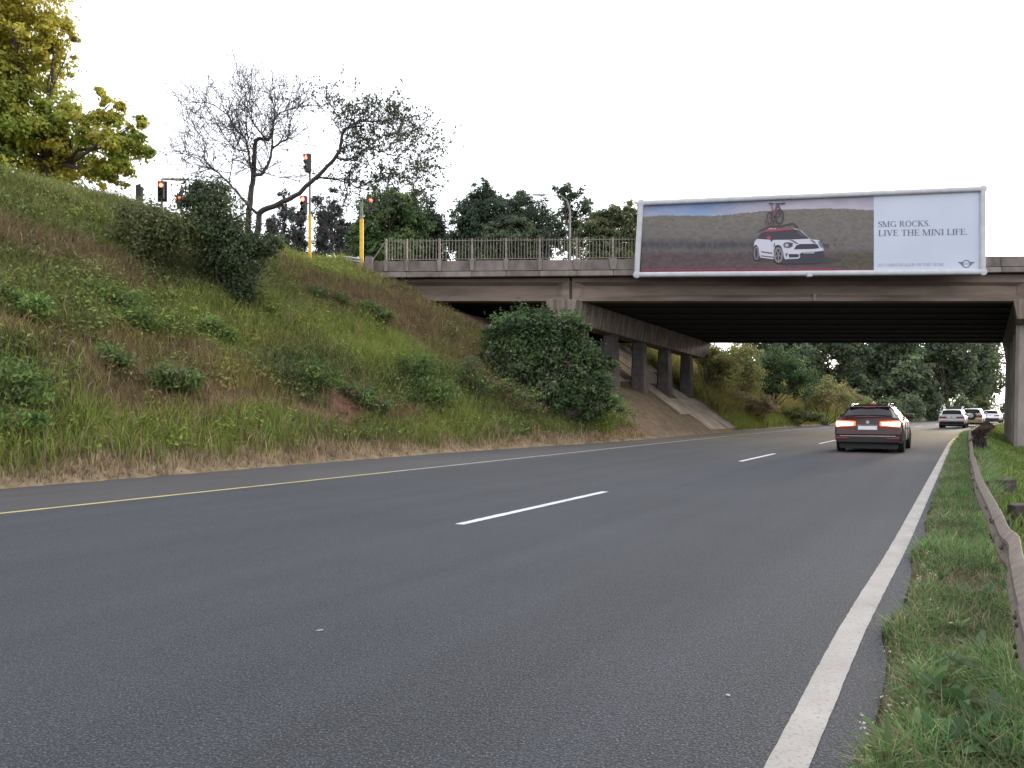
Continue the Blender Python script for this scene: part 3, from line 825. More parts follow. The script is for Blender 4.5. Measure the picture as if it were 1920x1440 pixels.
class Print:
    """flat shapes of one printed motif; each colour a thin sheet just proud of the last"""
    def __init__(self, ox, oy, sc): self.ox, self.oy, self.sc = ox, oy, sc; self.mb = MB(); self.mats = []; self.lift = .004
    def px(self, x, y): return self.ox + x / self.sc, self.oy + y / self.sc
    def poly(self, pts, col, raise_=True):
        if raise_: self.lift += .0012
        k = ink(*col)
        if k not in self.mats: self.mats.append(k)
        self.mb.add([BP(*self.px(x, y), self.lift) for x, y in pts], [tuple(range(len(pts)))], self.mats.index(k))
    def line(self, pts, w, col):
        self.lift += .0012
        for (x0, y0), (x1, y1) in zip(pts[:-1], pts[1:]):
            L = math.hypot(x1 - x0, y1 - y0) + 1e-6; nx, ny = -(y1 - y0) / L * w / 2, (x1 - x0) / L * w / 2
            self.poly([(x0 + nx, y0 + ny), (x1 + nx, y1 + ny), (x1 - nx, y1 - ny), (x0 - nx, y0 - ny)], col, False)
    def ring(self, cx, cy, rx, ry, w, col, n=28, a0=0, a1=360):
        self.lift += .0012
        for k in range(n):
            t0 = math.radians(a0 + (a1 - a0) * k / n); t1 = math.radians(a0 + (a1 - a0) * (k + 1) / n)
            self.poly([(cx + rx * math.cos(t0), cy + ry * math.sin(t0)), (cx + rx * math.cos(t1), cy + ry * math.sin(t1)),
                       (cx + (rx - w) * math.cos(t1), cy + (ry - w) * math.sin(t1)), (cx + (rx - w) * math.cos(t0), cy + (ry - w) * math.sin(t0))], col, False)
    def disc(self, cx, cy, rx, ry, col, n=24):
        self.poly([(cx + rx * math.cos(2 * math.pi * k / n), cy + ry * math.sin(2 * math.pi * k / n)) for k in range(n)], col)
    def build(self, name): 
        return self.mb.build(name, self.mats, board, None, 0, BO)
pc = Print(1400, 370, 11.075)
DK = (58, 52, 66)
pc.poly([(640, 1400), (760, 1290), (1100, 1250), (1590, 1240), (1960, 1290), (2000, 1330), (1600, 1380), (900, 1415)], (60, 54, 58))
pc.poly([(150, 1240), (280, 1200), (700, 1290), (600, 1345), (230, 1330)], (66, 54, 58))
pc.poly([(150, 1000), (165, 920), (205, 875), (300, 760), (380, 690), (700, 650), (1000, 650), (1130, 690), (1260, 820), (1330, 870), (1500, 890), (1545, 950), (1590, 1060), (1600, 1160), (1580, 1330), (1400, 1370), (760, 1370), (700, 1300), (560, 1285), (280, 1250), (150, 1050)], (228, 226, 240))
pc.poly([(290, 750), (380, 700), (960, 655), (1110, 690), (1230, 800), (1300, 860), (900, 880), (520, 885), (215, 862)], DK)
pc.poly([(295, 750), (330, 705), (410, 655), (600, 640), (960, 648), (940, 668), (560, 705), (380, 715)], (176, 72, 92))
pc.poly([(420, 660), (500, 635), (610, 638), (600, 660)], (226, 196, 206))
pc.poly([(1040, 720), (1110, 700), (1230, 800), (1110, 800)], (92, 84, 96))
pc.poly([(415, 830), (450, 805), (510, 825), (490, 865), (430, 868)], (200, 60, 84))
pc.poly([(490, 868), (545, 868), (525, 925), (500, 915)], DK)
pc.poly([(870, 880), (960, 892), (1080, 965), (1030, 965), (930, 905)], (96, 62, 78))
pc.poly([(1310, 880), (1350, 880), (1440, 945), (1400, 955)], (110, 92, 110))
pc.poly([(980, 1080), (1030, 1000), (1100, 972), (1420, 965), (1470, 985), (1500, 1055), (1400, 1070)], (52, 46, 62))
pc.poly([(755, 1000), (775, 945), (860, 930), (965, 955), (945, 1020), (880, 1050), (790, 1045)], (92, 88, 108))
pc.disc(830, 995, 40, 36, (190, 188, 204), 16)
pc.disc(905, 985, 30, 34, (60, 56, 72), 16)
pc.poly([(1480, 910), (1530, 920), (1580, 1060), (1540, 1040), (1500, 980)], (130, 124, 150))
pc.poly([(1090, 1180), (1160, 1140), (1420, 1130), (1590, 1110), (1600, 1180), (1580, 1340), (1400, 1380), (1090, 1380), (760, 1380), (760, 1290), (1060, 1280), (1110, 1240)], (50, 44, 58))
pc.poly([(1160, 1140), (1400, 1120), (1405, 1165), (1170, 1170)], (176, 172, 188))
pc.poly([(800, 1150), (860, 1140), (1050, 1165), (1110, 1220), (1075, 1275), (840, 1275)], (226, 224, 238))
pc.poly([(860, 1180), (1060, 1180), (1090, 1220), (1060, 1250), (880, 1255)], (46, 42, 54))
pc.poly([(810, 1165), (850, 1150), (830, 1230), (815, 1225)], (70, 64, 78))
pc.poly([(300, 1120), (525, 1150), (520, 1172), (300, 1140)], (140, 66, 84))
pc.poly([(290, 1205), (560, 1235), (640, 1240), (560, 1252), (300, 1225)], (110, 84, 96))
pc.poly([(555, 1020), (565, 955), (585, 950), (575, 1025)], (100, 96, 112))
pc.poly([(560, 1280), (560, 1120), (590, 1010), (650, 985), (710, 1020), (750, 1130), (770, 1250), (800, 1300), (740, 1375), (620, 1370)], (54, 48, 58))
pc.ring(655, 1200, 95, 158, 34, (150, 138, 146))
for k in range(5):
    an = k * 1.257 + .3; pc.line([(655, 1200), (655 + 70 * math.cos(an), 1200 + 128 * math.sin(an))], 20, (150, 140, 148))
pc.poly([(140, 1040), (170, 990), (200, 990), (240, 1060), (260, 1200), (290, 1300), (200, 1320), (150, 1200)], (54, 48, 58))
pc.ring(195, 1165, 55, 140, 26, (142, 128, 138))
# bicycle on the roof
pc.line([(460, 128), (560, 140)], 22, (62, 52, 66)); pc.line([(590, 128), (640, 140), (800, 125)], 24, (62, 52, 66))
pc.ring(680, 405, 92, 160, 30, (66, 56, 68)); pc.ring(475, 430, 66, 130, 24, (76, 64, 74))
pc.line([(515, 140), (545, 370), (560, 600)], 20, (120, 80, 100)); pc.line([(640, 150), (600, 260), (555, 390)], 44, (128, 64, 88))
pc.line([(640, 150), (690, 250), (680, 405)], 26, (70, 58, 72)); pc.line([(555, 390), (475, 430)], 20, (90, 62, 78)); pc.line([(555, 390), (680, 420)], 18, (90, 62, 78))
pc.line([(400, 440), (430, 600)], 16, (120, 110, 118)); pc.line([(250, 705), (470, 610), (720, 600), (960, 540), (1060, 640)], 26, (66, 58, 66)); pc.line([(560, 470), (555, 640)], 26, (76, 64, 74))
pc.build('poster_car').__setitem__('label', 'printed white car with red roof and a bicycle on top')

# serif lettering made of stems, hairlines, bowls and serifs
TK, TN = .155, .065
def q_stem(x, y0, y1, w=TK): return [[(x, y0), (x + w, y0), (x + w, y1), (x, y1)]]
def q_serif(xc_, y, up, w=.30, h=.045): return [[(xc_ - w / 2, y), (xc_ + w / 2, y), (xc_ + w / 2, y + (h if up else -h)), (xc_ - w / 2, y + (h if up else -h))]]
def q_diag(x0, y0, x1, y1, w): return [[(x0 - w / 2, y0), (x0 + w / 2, y0), (x1 + w / 2, y1), (x1 - w / 2, y1)]]
def q_bar(x0, x1, y, h=TN): return [[(x0, y), (x1, y), (x1, y + h), (x0, y + h)]]
def q_bowl(cx, cy, rx, ry, a0=0, a1=360, t=TK, h=TN, n=22):
    out = []
    for k in range(n):
        u = math.radians(a0 + (a1 - a0) * k / n); v = math.radians(a0 + (a1 - a0) * (k + 1) / n)
        out.append([(cx + rx * math.cos(u), cy + ry * math.sin(u)), (cx + rx * math.cos(v), cy + ry * math.sin(v)),
                    (cx + (rx - t) * math.cos(v), cy + (ry - h) * math.sin(v)), (cx + (rx - t) * math.cos(u), cy + (ry - h) * math.sin(u))])
    return out
def q_path(pts, ws):
    out = []
    L = []; R = []
    for i, (x, y) in enumerate(pts):
        a = pts[max(i - 1, 0)]; b = pts[min(i + 1, len(pts) - 1)]
        dx, dy = b[0] - a[0], b[1] - a[1]; l = math.hypot(dx, dy); nx, ny = -dy / l * ws[i] / 2, dx / l * ws[i] / 2
        L.append((x + nx, y + ny)); R.append((x - nx, y - ny))
    for i in range(len(pts) - 1): out.append([L[i], L[i + 1], R[i + 1], R[i]])
    return out
def glyph(ch):
    S_ = q_serif
    if ch == 'I': return q_stem(.10, 0, 1) + S_(.178, 0, 1, .34) + S_(.178, 1, 0, .34), .36
    if ch == 'L': return q_stem(.10, 0, 1) + S_(.178, 1, 0, .34) + q_bar(.02, .62, 0) + q_diag(.60, 0, .64, .26, .05), .68
    if ch == 'E': return q_stem(.10, 0, 1) + q_bar(.02, .62, 0) + q_bar(.02, .60, 1 - TN) + q_bar(.2, .50, .49) + q_diag(.60, 0, .64, .24, .05) + q_diag(.58, 1, .60, .78, .05) + q_diag(.49, .38, .49, .63, .045), .70
    if ch == 'F': return q_stem(.10, 0, 1) + S_(.178, 0, 1, .36) + q_bar(.02, .58, 1 - TN) + q_bar(.2, .48, .49) + q_diag(.58, 1, .60, .76, .05) + q_diag(.47, .38, .47, .63, .045), .64
    if ch == 'T': return q_stem(.29, 0, 1) + S_(.368, 0, 1, .36) + q_bar(.02, .72, 1 - TN) + q_diag(.04, 1, .02, .76, .05) + q_diag(.70, 1, .72, .76, .05), .75
    if ch == 'H': return q_stem(.10, 0, 1) + q_stem(.60, 0, 1) + q_bar(.2, .65, .48) + S_(.178, 0, 1, .34) + S_(.178, 1, 0, .34) + S_(.678, 0, 1, .34) + S_(.678, 1, 0, .34), .87
    if ch == 'N': return q_stem(.10, 0, 1, TN) + q_stem(.72, 0, 1, TN) + q_diag(.14, 1, .74, 0, TK * 1.15) + S_(.14, 0, 1, .28) + S_(.08, 1, 0, .2) + S_(.75, 1, 0, .28), .92
    if ch == 'M': return q_stem(.08, 0, 1, TN) + q_stem(.80, 0, 1, TK) + q_diag(.16, 1, .50, 0, TK) + q_diag(.84, 1, .50, 0, TN) + S_(.11, 0, 1, .26) + S_(.1, 1, 0, .2) + S_(.878, 0, 1, .34) + S_(.9, 1, 0, .26), 1.08
    if ch == 'V': return q_diag(.16, 1, .42, 0, TK * 1.1) + q_diag(.68, 1, .42, 0, TN) + S_(.16, 1, 0, .34) + S_(.68, 1, 0, .28), .82
    if ch == 'A': return q_diag(.40, 1, .68, 0, TK * 1.1) + q_diag(.40, 1, .12, 0, TN) + q_bar(.22, .58, .30) + S_(.12, 0, 1, .26) + S_(.68, 0, 1, .34), .84
    if ch == 'Y': return q_diag(.14, 1, .40, .42, TK) + q_diag(.68, 1, .42, .42, TN) + q_stem(.335, 0, .44) + S_(.41, 0, 1, .34) + S_(.14, 1, 0, .32) + S_(.68, 1, 0, .26), .80
    if ch == 'K': return q_stem(.10, 0, 1) + S_(.178, 0, 1, .34) + S_(.178, 1, 0, .34) + q_diag(.64, 1, .22, .44, TN) + q_diag(.36, .58, .72, 0, TK * 1.1) + S_(.64, 1, 0, .28) + S_(.74, 0, 1, .28), .86
    if ch == 'O': return q_bowl(.46, .5, .42, .52), .94
    if ch == 'C': return q_bowl(.46, .5, .42, .52, 48, 312) + q_diag(.72, .95, .74, .66, .05) + q_diag(.74, .16, .76, .26, .05), .84
    if ch == 'G': return q_bowl(.46, .5, .42, .52, 48, 325) + q_diag(.72, .95, .74, .66, .05) + q_stem(.68, .02, .42) + S_(.75, .42, 0, .32), .94
    if ch == 'D': return q_stem(.10, 0, 1) + S_(.16, 0, 1, .32) + S_(.16, 1, 0, .32) + q_bowl(.38, .5, .46, .5, -90, 90) + q_bar(.2, .4, 0) + q_bar(.2, .4, 1 - TN), .92
    if ch == 'R': return q_stem(.10, 0, 1) + S_(.178, 0, 1, .34) + S_(.14, 1, 0, .26) + q_bowl(.36, .74, .28, .26, -90, 90) + q_bar(.2, .38, .48) + q_bar(.2, .38, 1 - TN) + q_diag(.38, .5, .70, 0, TK * 1.1) + S_(.74, 0, 1, .24), .82
    if ch == 'S':
        p = [(.54, .76), (.50, .90), (.36, .97), (.20, .93), (.13, .78), (.20, .62), (.36, .51), (.50, .39), (.54, .24), (.46, .08), (.30, .03), (.14, .09), (.09, .26)]
        return q_path(p, [.05, .06, .07, .10, .14, .16, .165, .165, .14, .10, .07, .06, .05]) + q_diag(.56, .98, .55, .72, .045) + q_diag(.07, .02, .08, .28, .045), .64
    if ch == '2': return q_path([(.10, .74), (.16, .92), (.32, .97), (.46, .88), (.47, .70), (.36, .48), (.10, .05)], [.1, .08, .07, .1, .14, .12, .06]) + q_bar(.08, .52, 0, .1), .60
    if ch == '0': return q_bowl(.29, .5, .25, .5, t=.12), .60
    if ch == '1': return q_stem(.24, 0, 1, .13) + S_(.30, 0, 1, .34) + q_diag(.13, .84, .27, .98, .05), .60
    if ch == '7': return q_bar(.06, .54, .90, .1) + q_diag(.49, .92, .24, 0, .12), .60
    if ch == '.': return [[(.06, 0), (.21, 0), (.21, .14), (.06, .14)]], .3
    return [], .34
def text(s, x0, y0, x1, y1, cap, m, name):
    """baseline from pixel (x0,y0) to (x1,y1) on the board, fitted to that width"""
    glyphs = [glyph(c) for c in s]; adv = sum(g[1] for g in glyphs)
    mb = MB(); cur = 0; small = cap < 8
    for g, w in glyphs:
        if not small: mb = MB()
        for pl in g:
            vs = []
            for (u, v) in pl:
                k = (cur + u) / adv; vs.append(BP(x0 + (x1 - x0) * k, y0 + (y1 - y0) * k - v * cap, .006))
            mb.add(vs, [tuple(range(len(vs)))])
        cur += w
        if not small and g: mb.build(name, m, board, None, 0, BO)
    if small: mb.build(name, m, board, None, 0, BO)['kind'] = 'stuff'
def r2(x, y): return 1630 + x / 8.473, 350 + y / 8.473
text('SMG ROCKS.', *r2(135, 645), *r2(972, 628), 11.0, 'ink', 'poster_letter')
text('LIVE THE MINI LIFE.', *r2(140, 786), *r2(1568, 764), 11.3, 'ink', 'poster_letter')
text('2017 MINI DEALER OF THE YEAR.', *r2(130, 1271), *r2(1195, 1256), 5.4, 'ink_pale', 'poster_small_print')
pe = Print(1630, 350, 8.473)
EC = (112, 118, 138)
pe.poly([(1400, 1195), (1490, 1197), (1480, 1222), (1425, 1215)], EC); pe.poly([(1430, 1220), (1482, 1226), (1488, 1246), (1458, 1240)], EC); pe.poly([(1460, 1246), (1492, 1250), (1502, 1266), (1482, 1262)], EC)
pe.poly([(1680, 1195), (1590, 1197), (1600, 1222), (1655, 1215)], EC); pe.poly([(1650, 1220), (1598, 1226), (1592, 1246), (1622, 1240)], EC); pe.poly([(1620, 1246), (1588, 1250), (1578, 1266), (1598, 1262)], EC)
pe.ring(1540, 1228, 66, 64, 13, EC)
pe.build('poster_emblem').__setitem__('label', 'printed winged round emblem')
for i_, ch in enumerate('MINI'):
    pass
text('MINI', *r2(1497, 1242), *r2(1585, 1240), 3.4, 'ink_pale', 'poster_emblem_lettering')

# ------------------------------------------------------------------ vehicles
def cyl_x(mb, cx, cy, cz, prof, n=22, mi=0, sgn=1): mb.lathe((cx, cy, cz), (sgn, 0, 0), prof, n, mi)
def make_car(name, label, px, py, W, L, H, paint, wagon=True, lights='hot', spare=False, rack=False, rails=False, lower=None, t_override=None, s_override=None):
    """rear bumper at the road point seen at pixel (px, py); car drawn in its own frame: x right, y forward"""
    Z = CAM_H * F / (py - HY); a = (px - HX) / F * Z
    S, T = ST(a, Z)
    root = empty(name, (a, Z, 0.004), heading(T)); tag(root, label, 'car', 'cars driving away')
    hw = W / 2; belt = .72 * H if wagon else .67 * H
    # station: y, bottom z, width factor, shoulder z, roof z, roof half-width
    rw = hw * (.64 if wagon else .74)
    rwb = hw * .80
    st = [(0.00, .36, .93, belt - .02, belt + .01, hw * .80),
          (0.10, .27, .985, belt, belt + .035, rwb),
          (0.62 if wagon else .34, .24, 1.0, belt, H - .05, rw),
          (0.95, .24, 1.0, belt - .01, H - .015, rw * 1.01),
          (1.50, .24, 1.0, belt - .02, H, rw * 1.02),
          (2.45, .24, 1.0, belt - .03, H - .005, rw * 1.02),
          (2.80, .24, 1.0, belt - .04, H - .05, rw),
          (3.55, .24, .99, belt - .06, belt + .02, hw * .78),
          (L * .9, .26, .95, belt - .16, belt - .10, hw * .70),
          (L * .975, .30, .86, belt - .26, belt - .22, hw * .6),
          (L, .36, .72, belt - .40, belt - .37, hw * .5)]
    rows = []
    for i, (y, zb, f, zsh, zr, wr) in enumerate(st):
        yo = [0] * 9
        if i == 0: yo = [.05, .05, .0, .0, .055, .085, .10, .105, .105]
        pts = [(0, zb), (hw * .86 * f, zb), (hw * f * .985, zb + .10), (hw * f, .44 * H), (hw * f * .985, zsh - .09), (hw * f * .93, zsh), (wr, zr - .06 if zr > zsh + .2 else zr - .015), (wr * .86, zr), (0, zr + .02)]
        full = [(-x, y + o_, z) for (x, z), o_ in zip(pts[::-1], yo[::-1])][:-1] + [(x, y + o_, z) for (x, z), o_ in zip(pts, yo)]
        # order: top centre(-0) ... left side ... bottom ... right ... top centre ; drop duplicate top centre
        rows.append(full)
    n = len(rows[0])            # 17: index 0 top centre, 8 bottom centre, 16 top centre again
    mb = MB(); V = [v for r in rows for v in r]; Fs = []
    for i in range(len(rows) - 1):
        for j in range(n - 1): Fs.append((i * n + j, (i + 1) * n + j, (i + 1) * n + j + 1, i * n + j + 1))
    Fs.append(tuple(range(n - 1)))
    Fs.append(tuple(reversed(range((len(rows) - 1) * n, (len(rows) - 1) * n + n - 1))))
    mi = []
    mb.add(V, Fs)
    body = mb.build('body', paint, root, 32)
    def pt(i, j): return Vector(rows[i][j])
    def lerp_row(i, jf):
        j = int(math.floor(jf)); j = min(max(j, 0), n - 2); return pt(i, j).lerp(pt(i, j + 1), jf - j)
    def panel(nm, m, i0, i1, ja, jb, v0, v1, off=.008, nu=6, nv=3, parent=root, shrink=0):
        mb = MB(); G = []
        for q in range(nv + 1):
            v = v0 + (v1 - v0) * q / nv
            for p in range(nu + 1):
                jf = ja + (jb - ja) * p / nu
                A = lerp_row(i0, jf).lerp(lerp_row(i1, jf), v)
                G.append(A)
        c0 = Vector((0, sum(g.y for g in G) / len(G), H * .5))
        nn = (G[1] - G[0]).cross(G[nu + 1] - G[0]); nn.normalize()
        mid = G[len(G) // 2]
        if nn.dot(mid - c0) < 0: nn = -nn
        vs = []
        for q in range(nv + 1):
            for p in range(nu + 1):
                g = G[q * (nu + 1) + p]
                e1 = G[q * (nu + 1) + min(p + 1, nu)] - G[q * (nu + 1) + max(p - 1, 0)]
                e2 = G[min(q + 1, nv) * (nu + 1) + p] - G[max(q - 1, 0) * (nu + 1) + p]
                k = e1.cross(e2); k.normalize()
                if k.dot(nn) < 0: k = -k
                vs.append(g + k * off)
        mb.add(vs, [(q * (nu + 1) + p, q * (nu + 1) + p + 1, (q + 1) * (nu + 1) + p + 1, (q + 1) * (nu + 1) + p) for q in range(nv) for p in range(nu)])
        return mb.build(nm, m, parent, 60)
    # right half index: j 8 bottom centre .. 16 top centre ; left half mirrored 8..0 ; point k of half-profile -> j = 8+k / 8-k
    # glass: rear window over the top-rear slope, from left roof edge round to right
    mbw = MB()
    def rear_pt(x, v, lift=.010):
        A = pt(1, 16); B = pt(2, 16)
        xa = x * hw * .74; xb = x * rw * .90
        ya = A.lerp(B, v)
        # follow the cambered section
        sa = 1 - .015 * x * x
        return Vector((xa + (xb - xa) * v, ya.y - .012, ya.z * 1.0 - .05 * abs(x) ** 3 * (.3 + .7 * v) + lift))
    vs = [rear_pt(-1 + 2 * p / 10, .10 + .80 * q / 4) for q in range(5) for p in range(11)]
    mbw.add(vs, [(q * 11 + p, q * 11 + p + 1, (q + 1) * 11 + p + 1, (q + 1) * 11 + p) for q in range(4) for p in range(10)])
    rwin = mbw.build('rear_window', 'glass_dark', root, 60)
    if wagon:   # roof spoiler lip over the window
        mb = MB(); yy = st[2][0]
        mb.hexa([(-rw * .95, yy - .13, H - .065), (rw * .95, yy - .13, H - .065), (rw * .98, yy + .25, H - .03), (-rw * .98, yy + .25, H - .03),
                 (-rw * .90, yy - .12, H - .035), (rw * .90, yy - .12, H - .035), (rw * .92, yy + .25, H + .012), (-rw * .92, yy + .25, H + .012)])
        mb.build('roof_spoiler', paint, root, None, .015)
        mb = MB(); mb.box(-.16, .16, yy - .135, yy - .122, H - .062, H - .042); mb.build('high_brake_light', 'tail_dull', root)
    for sg in (1, -1):
        ja, jb = (13.12, 13.86) if sg > 0 else (2.88, 2.14)
        for (i0, i1, v0, v1) in ((2, 3, .1, .92), (3, 4, .05, .95), (4, 5, .04, .96), (5, 6, .04, .9)):
            panel('side_window', 'glass_dark', i0, i1, ja, jb, v0, v1)
    panel('windscreen', 'glass_dark', 6, 7, 14.3, 15.99, .08, .93); panel('windscreen', 'glass_dark', 6, 7, 1.7, .01, .08, .93)
    # rear furniture
    zl = belt - .17
    for sg in (-1, 1):
        mb = MB(); x0, x1 = sg * hw * .36, sg * hw * .945
        c = [(x0, -.012, zl - .05), (x1, .01, zl - .085), (x1, .30, zl - .08), (x0, .2, zl - .05), (x0, .0, zl + .085), (x1 * .985, .03, zl + .115), (x1 * .985, .30, zl + .11), (x0, .2, zl + .085)]
        if sg < 0: c = [c[1], c[0], c[3], c[2], c[5], c[4], c[7], c[6]]
        for_ = []
        mb.hexa(c); tl = mb.build('tail_light', 'tail_red' if lights else 'tail_dull', root, None, .015)
        if lights == 'hot':
            mb = MB(); x0, x1 = sg * hw * .42, sg * hw * .93
            c = [(x0, -.026, zl - .020), (x1, -.008, zl - .060), (x1, .06, zl - .06), (x0, .04, zl - .02), (x0, -.024, zl + .045), (x1, -.002, zl + .070), (x1, .06, zl + .07), (x0, .04, zl + .045)]
            if sg < 0: c = [c[1], c[0], c[3], c[2], c[5], c[4], c[7], c[6]]
            mb.hexa(c); mb.build('lamp_strip', 'tail_hot', tl, None, .012)
        mb = MB(); x0, x1 = sorted((sg * hw * .55, sg * hw * .92)); mb.box(x0, x1, -.050, .05, .41, .445); mb.build('reflector', 'tail_dull', root, None, .008)
        # exhaust trim
    lowm = lower or 'plastic_dark'
    mb = MB(); mb.hexa([(-hw * .90, -.012, .30), (hw * .90, -.012, .30), (hw * .97, .6, .25), (-hw * .97, .6, .25), (-hw * .93, -.036, .47), (hw * .93, -.036, .47), (hw * 1.004, .6, .42), (-hw * 1.004, .6, .42)]); mb.build('bumper_lower', lowm, root, None, .02)
    mb = MB(); mb.hexa([(-hw * .94, -.050, .52), (hw * .94, -.050, .52), (hw * .985, .22, .52), (-hw * .985, .22, .52), (-hw * .92, -.022, .68), (hw * .92, -.022, .68), (hw * .98, .22, .69), (-hw * .98, .22, .69)]); mb.build('bumper', paint, root, None, .03)
    mb = MB(); mb.box(-hw * .82, hw * .82, -.058, -.02, .485, .507); mb.build('bumper_trim', 'chrome', root)
    if not spare:
        mb = MB(); mb.box(-.26, .26, -.016, .05, zl - .165, zl - .055); mb.build('number_plate', 'plate', root, None, .004)
        mb = MB(); mb.box(-.30, .30, -.006, .06, zl - .036, zl - .024); mb.build('boot_trim', 'chrome' if lights else 'plastic_dark', root)
        mb = MB(); mb.lathe((0, .05, zl + .06), (0, -1, 0), [(0, .055), (.015, .05)], 16); mb.build('badge', 'chrome', root)
    else:
        mb = MB(); mb.lathe((.0, .07, belt - .10), (0, -1, 0), [(0, .33), (.05, .345), (.17, .345), (.21, .31), (.215, .20)], 26); sp = mb.build('spare_wheel', 'rubber', root, 40)
        mb = MB(); mb.lathe((.0, -.14, belt - .10), (0, -1, 0), [(0, .205), (.03, .19), (.04, .05)], 22); mb.build('spare_cover', 'paint_car_silver', sp, 40)
        mb = MB(); mb.box(-hw * .80, -hw * .42, .012, .05, .52, .62); mb.build('number_plate', 'plate', root, None, .004)
    # wheels
    r = .33 if H < 1.6 else .36
    for sg in (-1, 1):
        for yw in (.92, L - .92):
            mb = MB(); cyl_x(mb, sg * (hw - .20), yw, r, [(0, r * .9), (.02, r), (.19, r), (.215, r * .94), (.215, r * .72), (.19, r * .70)], 24, 0, sg)
            w = mb.build('wheel', 'rubber', root, 40)
            mb = MB(); cyl_x(mb, sg * (hw - .02), yw, r, [(0, r * .70), (.015, r * .66)], 20, 0, sg); rm = mb.build('rim', 'chrome', w, 40)
            mb = MB()
            mb.lathe((sg * (hw - .012), yw, r + .03), (sg, 0, 0), [(0, r * 1.16), (.006, r * 1.14)], 24); mb.build('wheel_arch', 'plastic_dark', root)
        mb = MB(); x0, x1 = sorted((sg * (hw * .93), sg * (hw + .17))); mb.box(x0, x1, 2.62, 2.74, belt + .0, belt + .14); mb.build('mirror', paint, root, None, .035)
        mb = MB()
        for (y0, y1) in ((1.5, 1.52), (2.45, 2.47)):
            x0, x1 = sorted((sg * (hw * .99), sg * (hw + .004))); mb.box(x0, x1, y0, y1, .34, belt - .12)
        mb.build('door_seam', 'plastic_dark', root)
        for y0 in (1.62, 2.56):
            mb = MB(); x0, x1 = sorted((sg * hw * .985, sg * (hw + .012))); mb.box(x0, x1, y0, y0 + .2, belt - .15, belt - .12); mb.build('door_handle', 'chrome', root)
        if rails:
            mb = MB(); xx = sg * rw * .86; mb.tube([(xx, .72, H - .02), (xx, .80, H + .05), (xx, 2.4, H + .055), (xx, 2.5, H - .0)], .02, 8); mb.build('roof_rail', 'chrome', root, 60)
    if rack:
        for yy in (1.1, 2.1):
            mb = MB(); mb.box(-rw * .98, rw * .98, yy - .03, yy + .03, H + .07, H + .11); rk = mb.build('roof_bar', 'plastic_dark', root)
            for sg in (-1, 1):
                mb = MB(); x = sg * rw * .9; mb.hexa([(x - .04, yy - .04, H - .03), (x + .04, yy - .04, H - .03), (x + .04, yy + .04, H - .03), (x - .04, yy + .04, H - .03), (x * 1.08 - .03, yy - .03, H + .22), (x * 1.08 + .03, yy - .03, H + .22), (x * 1.08 + .03, yy + .03, H + .22), (x * 1.08 - .03, yy + .03, H + .22)]); mb.build('rack_upright', 'paint_car_white', rk)
    # underside and exhaust: dark box set low to deepen the contact shadow
    mb = MB(); mb.box(-hw * .84, hw * .84, .12, L - .4, .13, .30); mb.build('underbody', 'rubber', root)
    return root
make_car('estate_car', 'dark brown estate car with glowing tail lights approaching the overpass', 1626.5, 849, 1.86, 4.7, 1.41, 'paint_car_dark', True, 'hot', rails=True)
make_car('white_car', 'white hatchback with roof bars beyond the overpass', 1784.0, 803, 1.66, 4.2, 1.34, 'paint_car_white', False, None, rack=True)
make_car('off_road_car', 'silver off-road car with a painted yellow reflection low down and a spare wheel on its back', 1820.5, 799.5, 1.64, 3.9, 1.42, 'paint_car_silver', False, None, spare=True, lower='car_yellow_reflection')
make_car('saloon_car', 'pale car farthest along the road, half hidden by the guardrail', 1857, 793.5, 1.66, 4.2, 1.30, 'paint_car_white', False, None)

# ------------------------------------------------------------------ guardrail with a dented rail
def rail_s(b): return np.interp(b, [.2, 1.3, 1.9, 2.6, 3.4, 4.2, 4.6, 4.9, 5.3, 6.2, 7.3, 9.5, 12, 16.8, 25, 32, 60], [.20, .215, .22, .225, .228, .242, .262, .27, .235, .215, .185, .135, .115, .11, .10, .12, .37])
def rail_z(b): return np.interp(b, [.2, 1.7, 3.6, 4.2, 5.2, 6.5, 8.5, 12, 14, 18, 40], [.52, .52, .52, .53, .47, .51, .50, .52, .46, .52, .52])
gr = empty('guardrail', (*AB(.15, 6), 0)); tag(gr, 'dented weathered steel guardrail on timber posts along the verge', 'guardrail')
GO = (*AB(.15, 6), 0)
PROF = [(.00, .0), (-.018, -.012), (-.065, -.055), (-.07, -.085), (-.05, -.115), (-.012, -.145), (-.012, -.165), (-.05, -.195), (-.07, -.225), (-.065, -.255), (-.018, -.298), (.0, -.31)]
def rail_pt(b, u, v, lift=0):
    u, v = u * .8, v * .82
    s = float(rail_s(b)) + u
    t = (b + s * SN) / CT
    s = s + float(xc(t)) * (1 if t > 30 else 0)
    a, bb = AB(s, t)
    tw = .10 * math.exp(-((b - 4.2) / .5) ** 2) - .06 * math.exp(-((b - 7.0) / .8) ** 2) + .05 * math.exp(-((b - 13) / .8) ** 2)
    return (a + tw * v * .6, bb, float(rail_z(b)) + v + lift)
segs = [.25, 3.05, 6.0, 9.4, 12.9, 16.4, 20, 24, 28, 33, 38, 43]
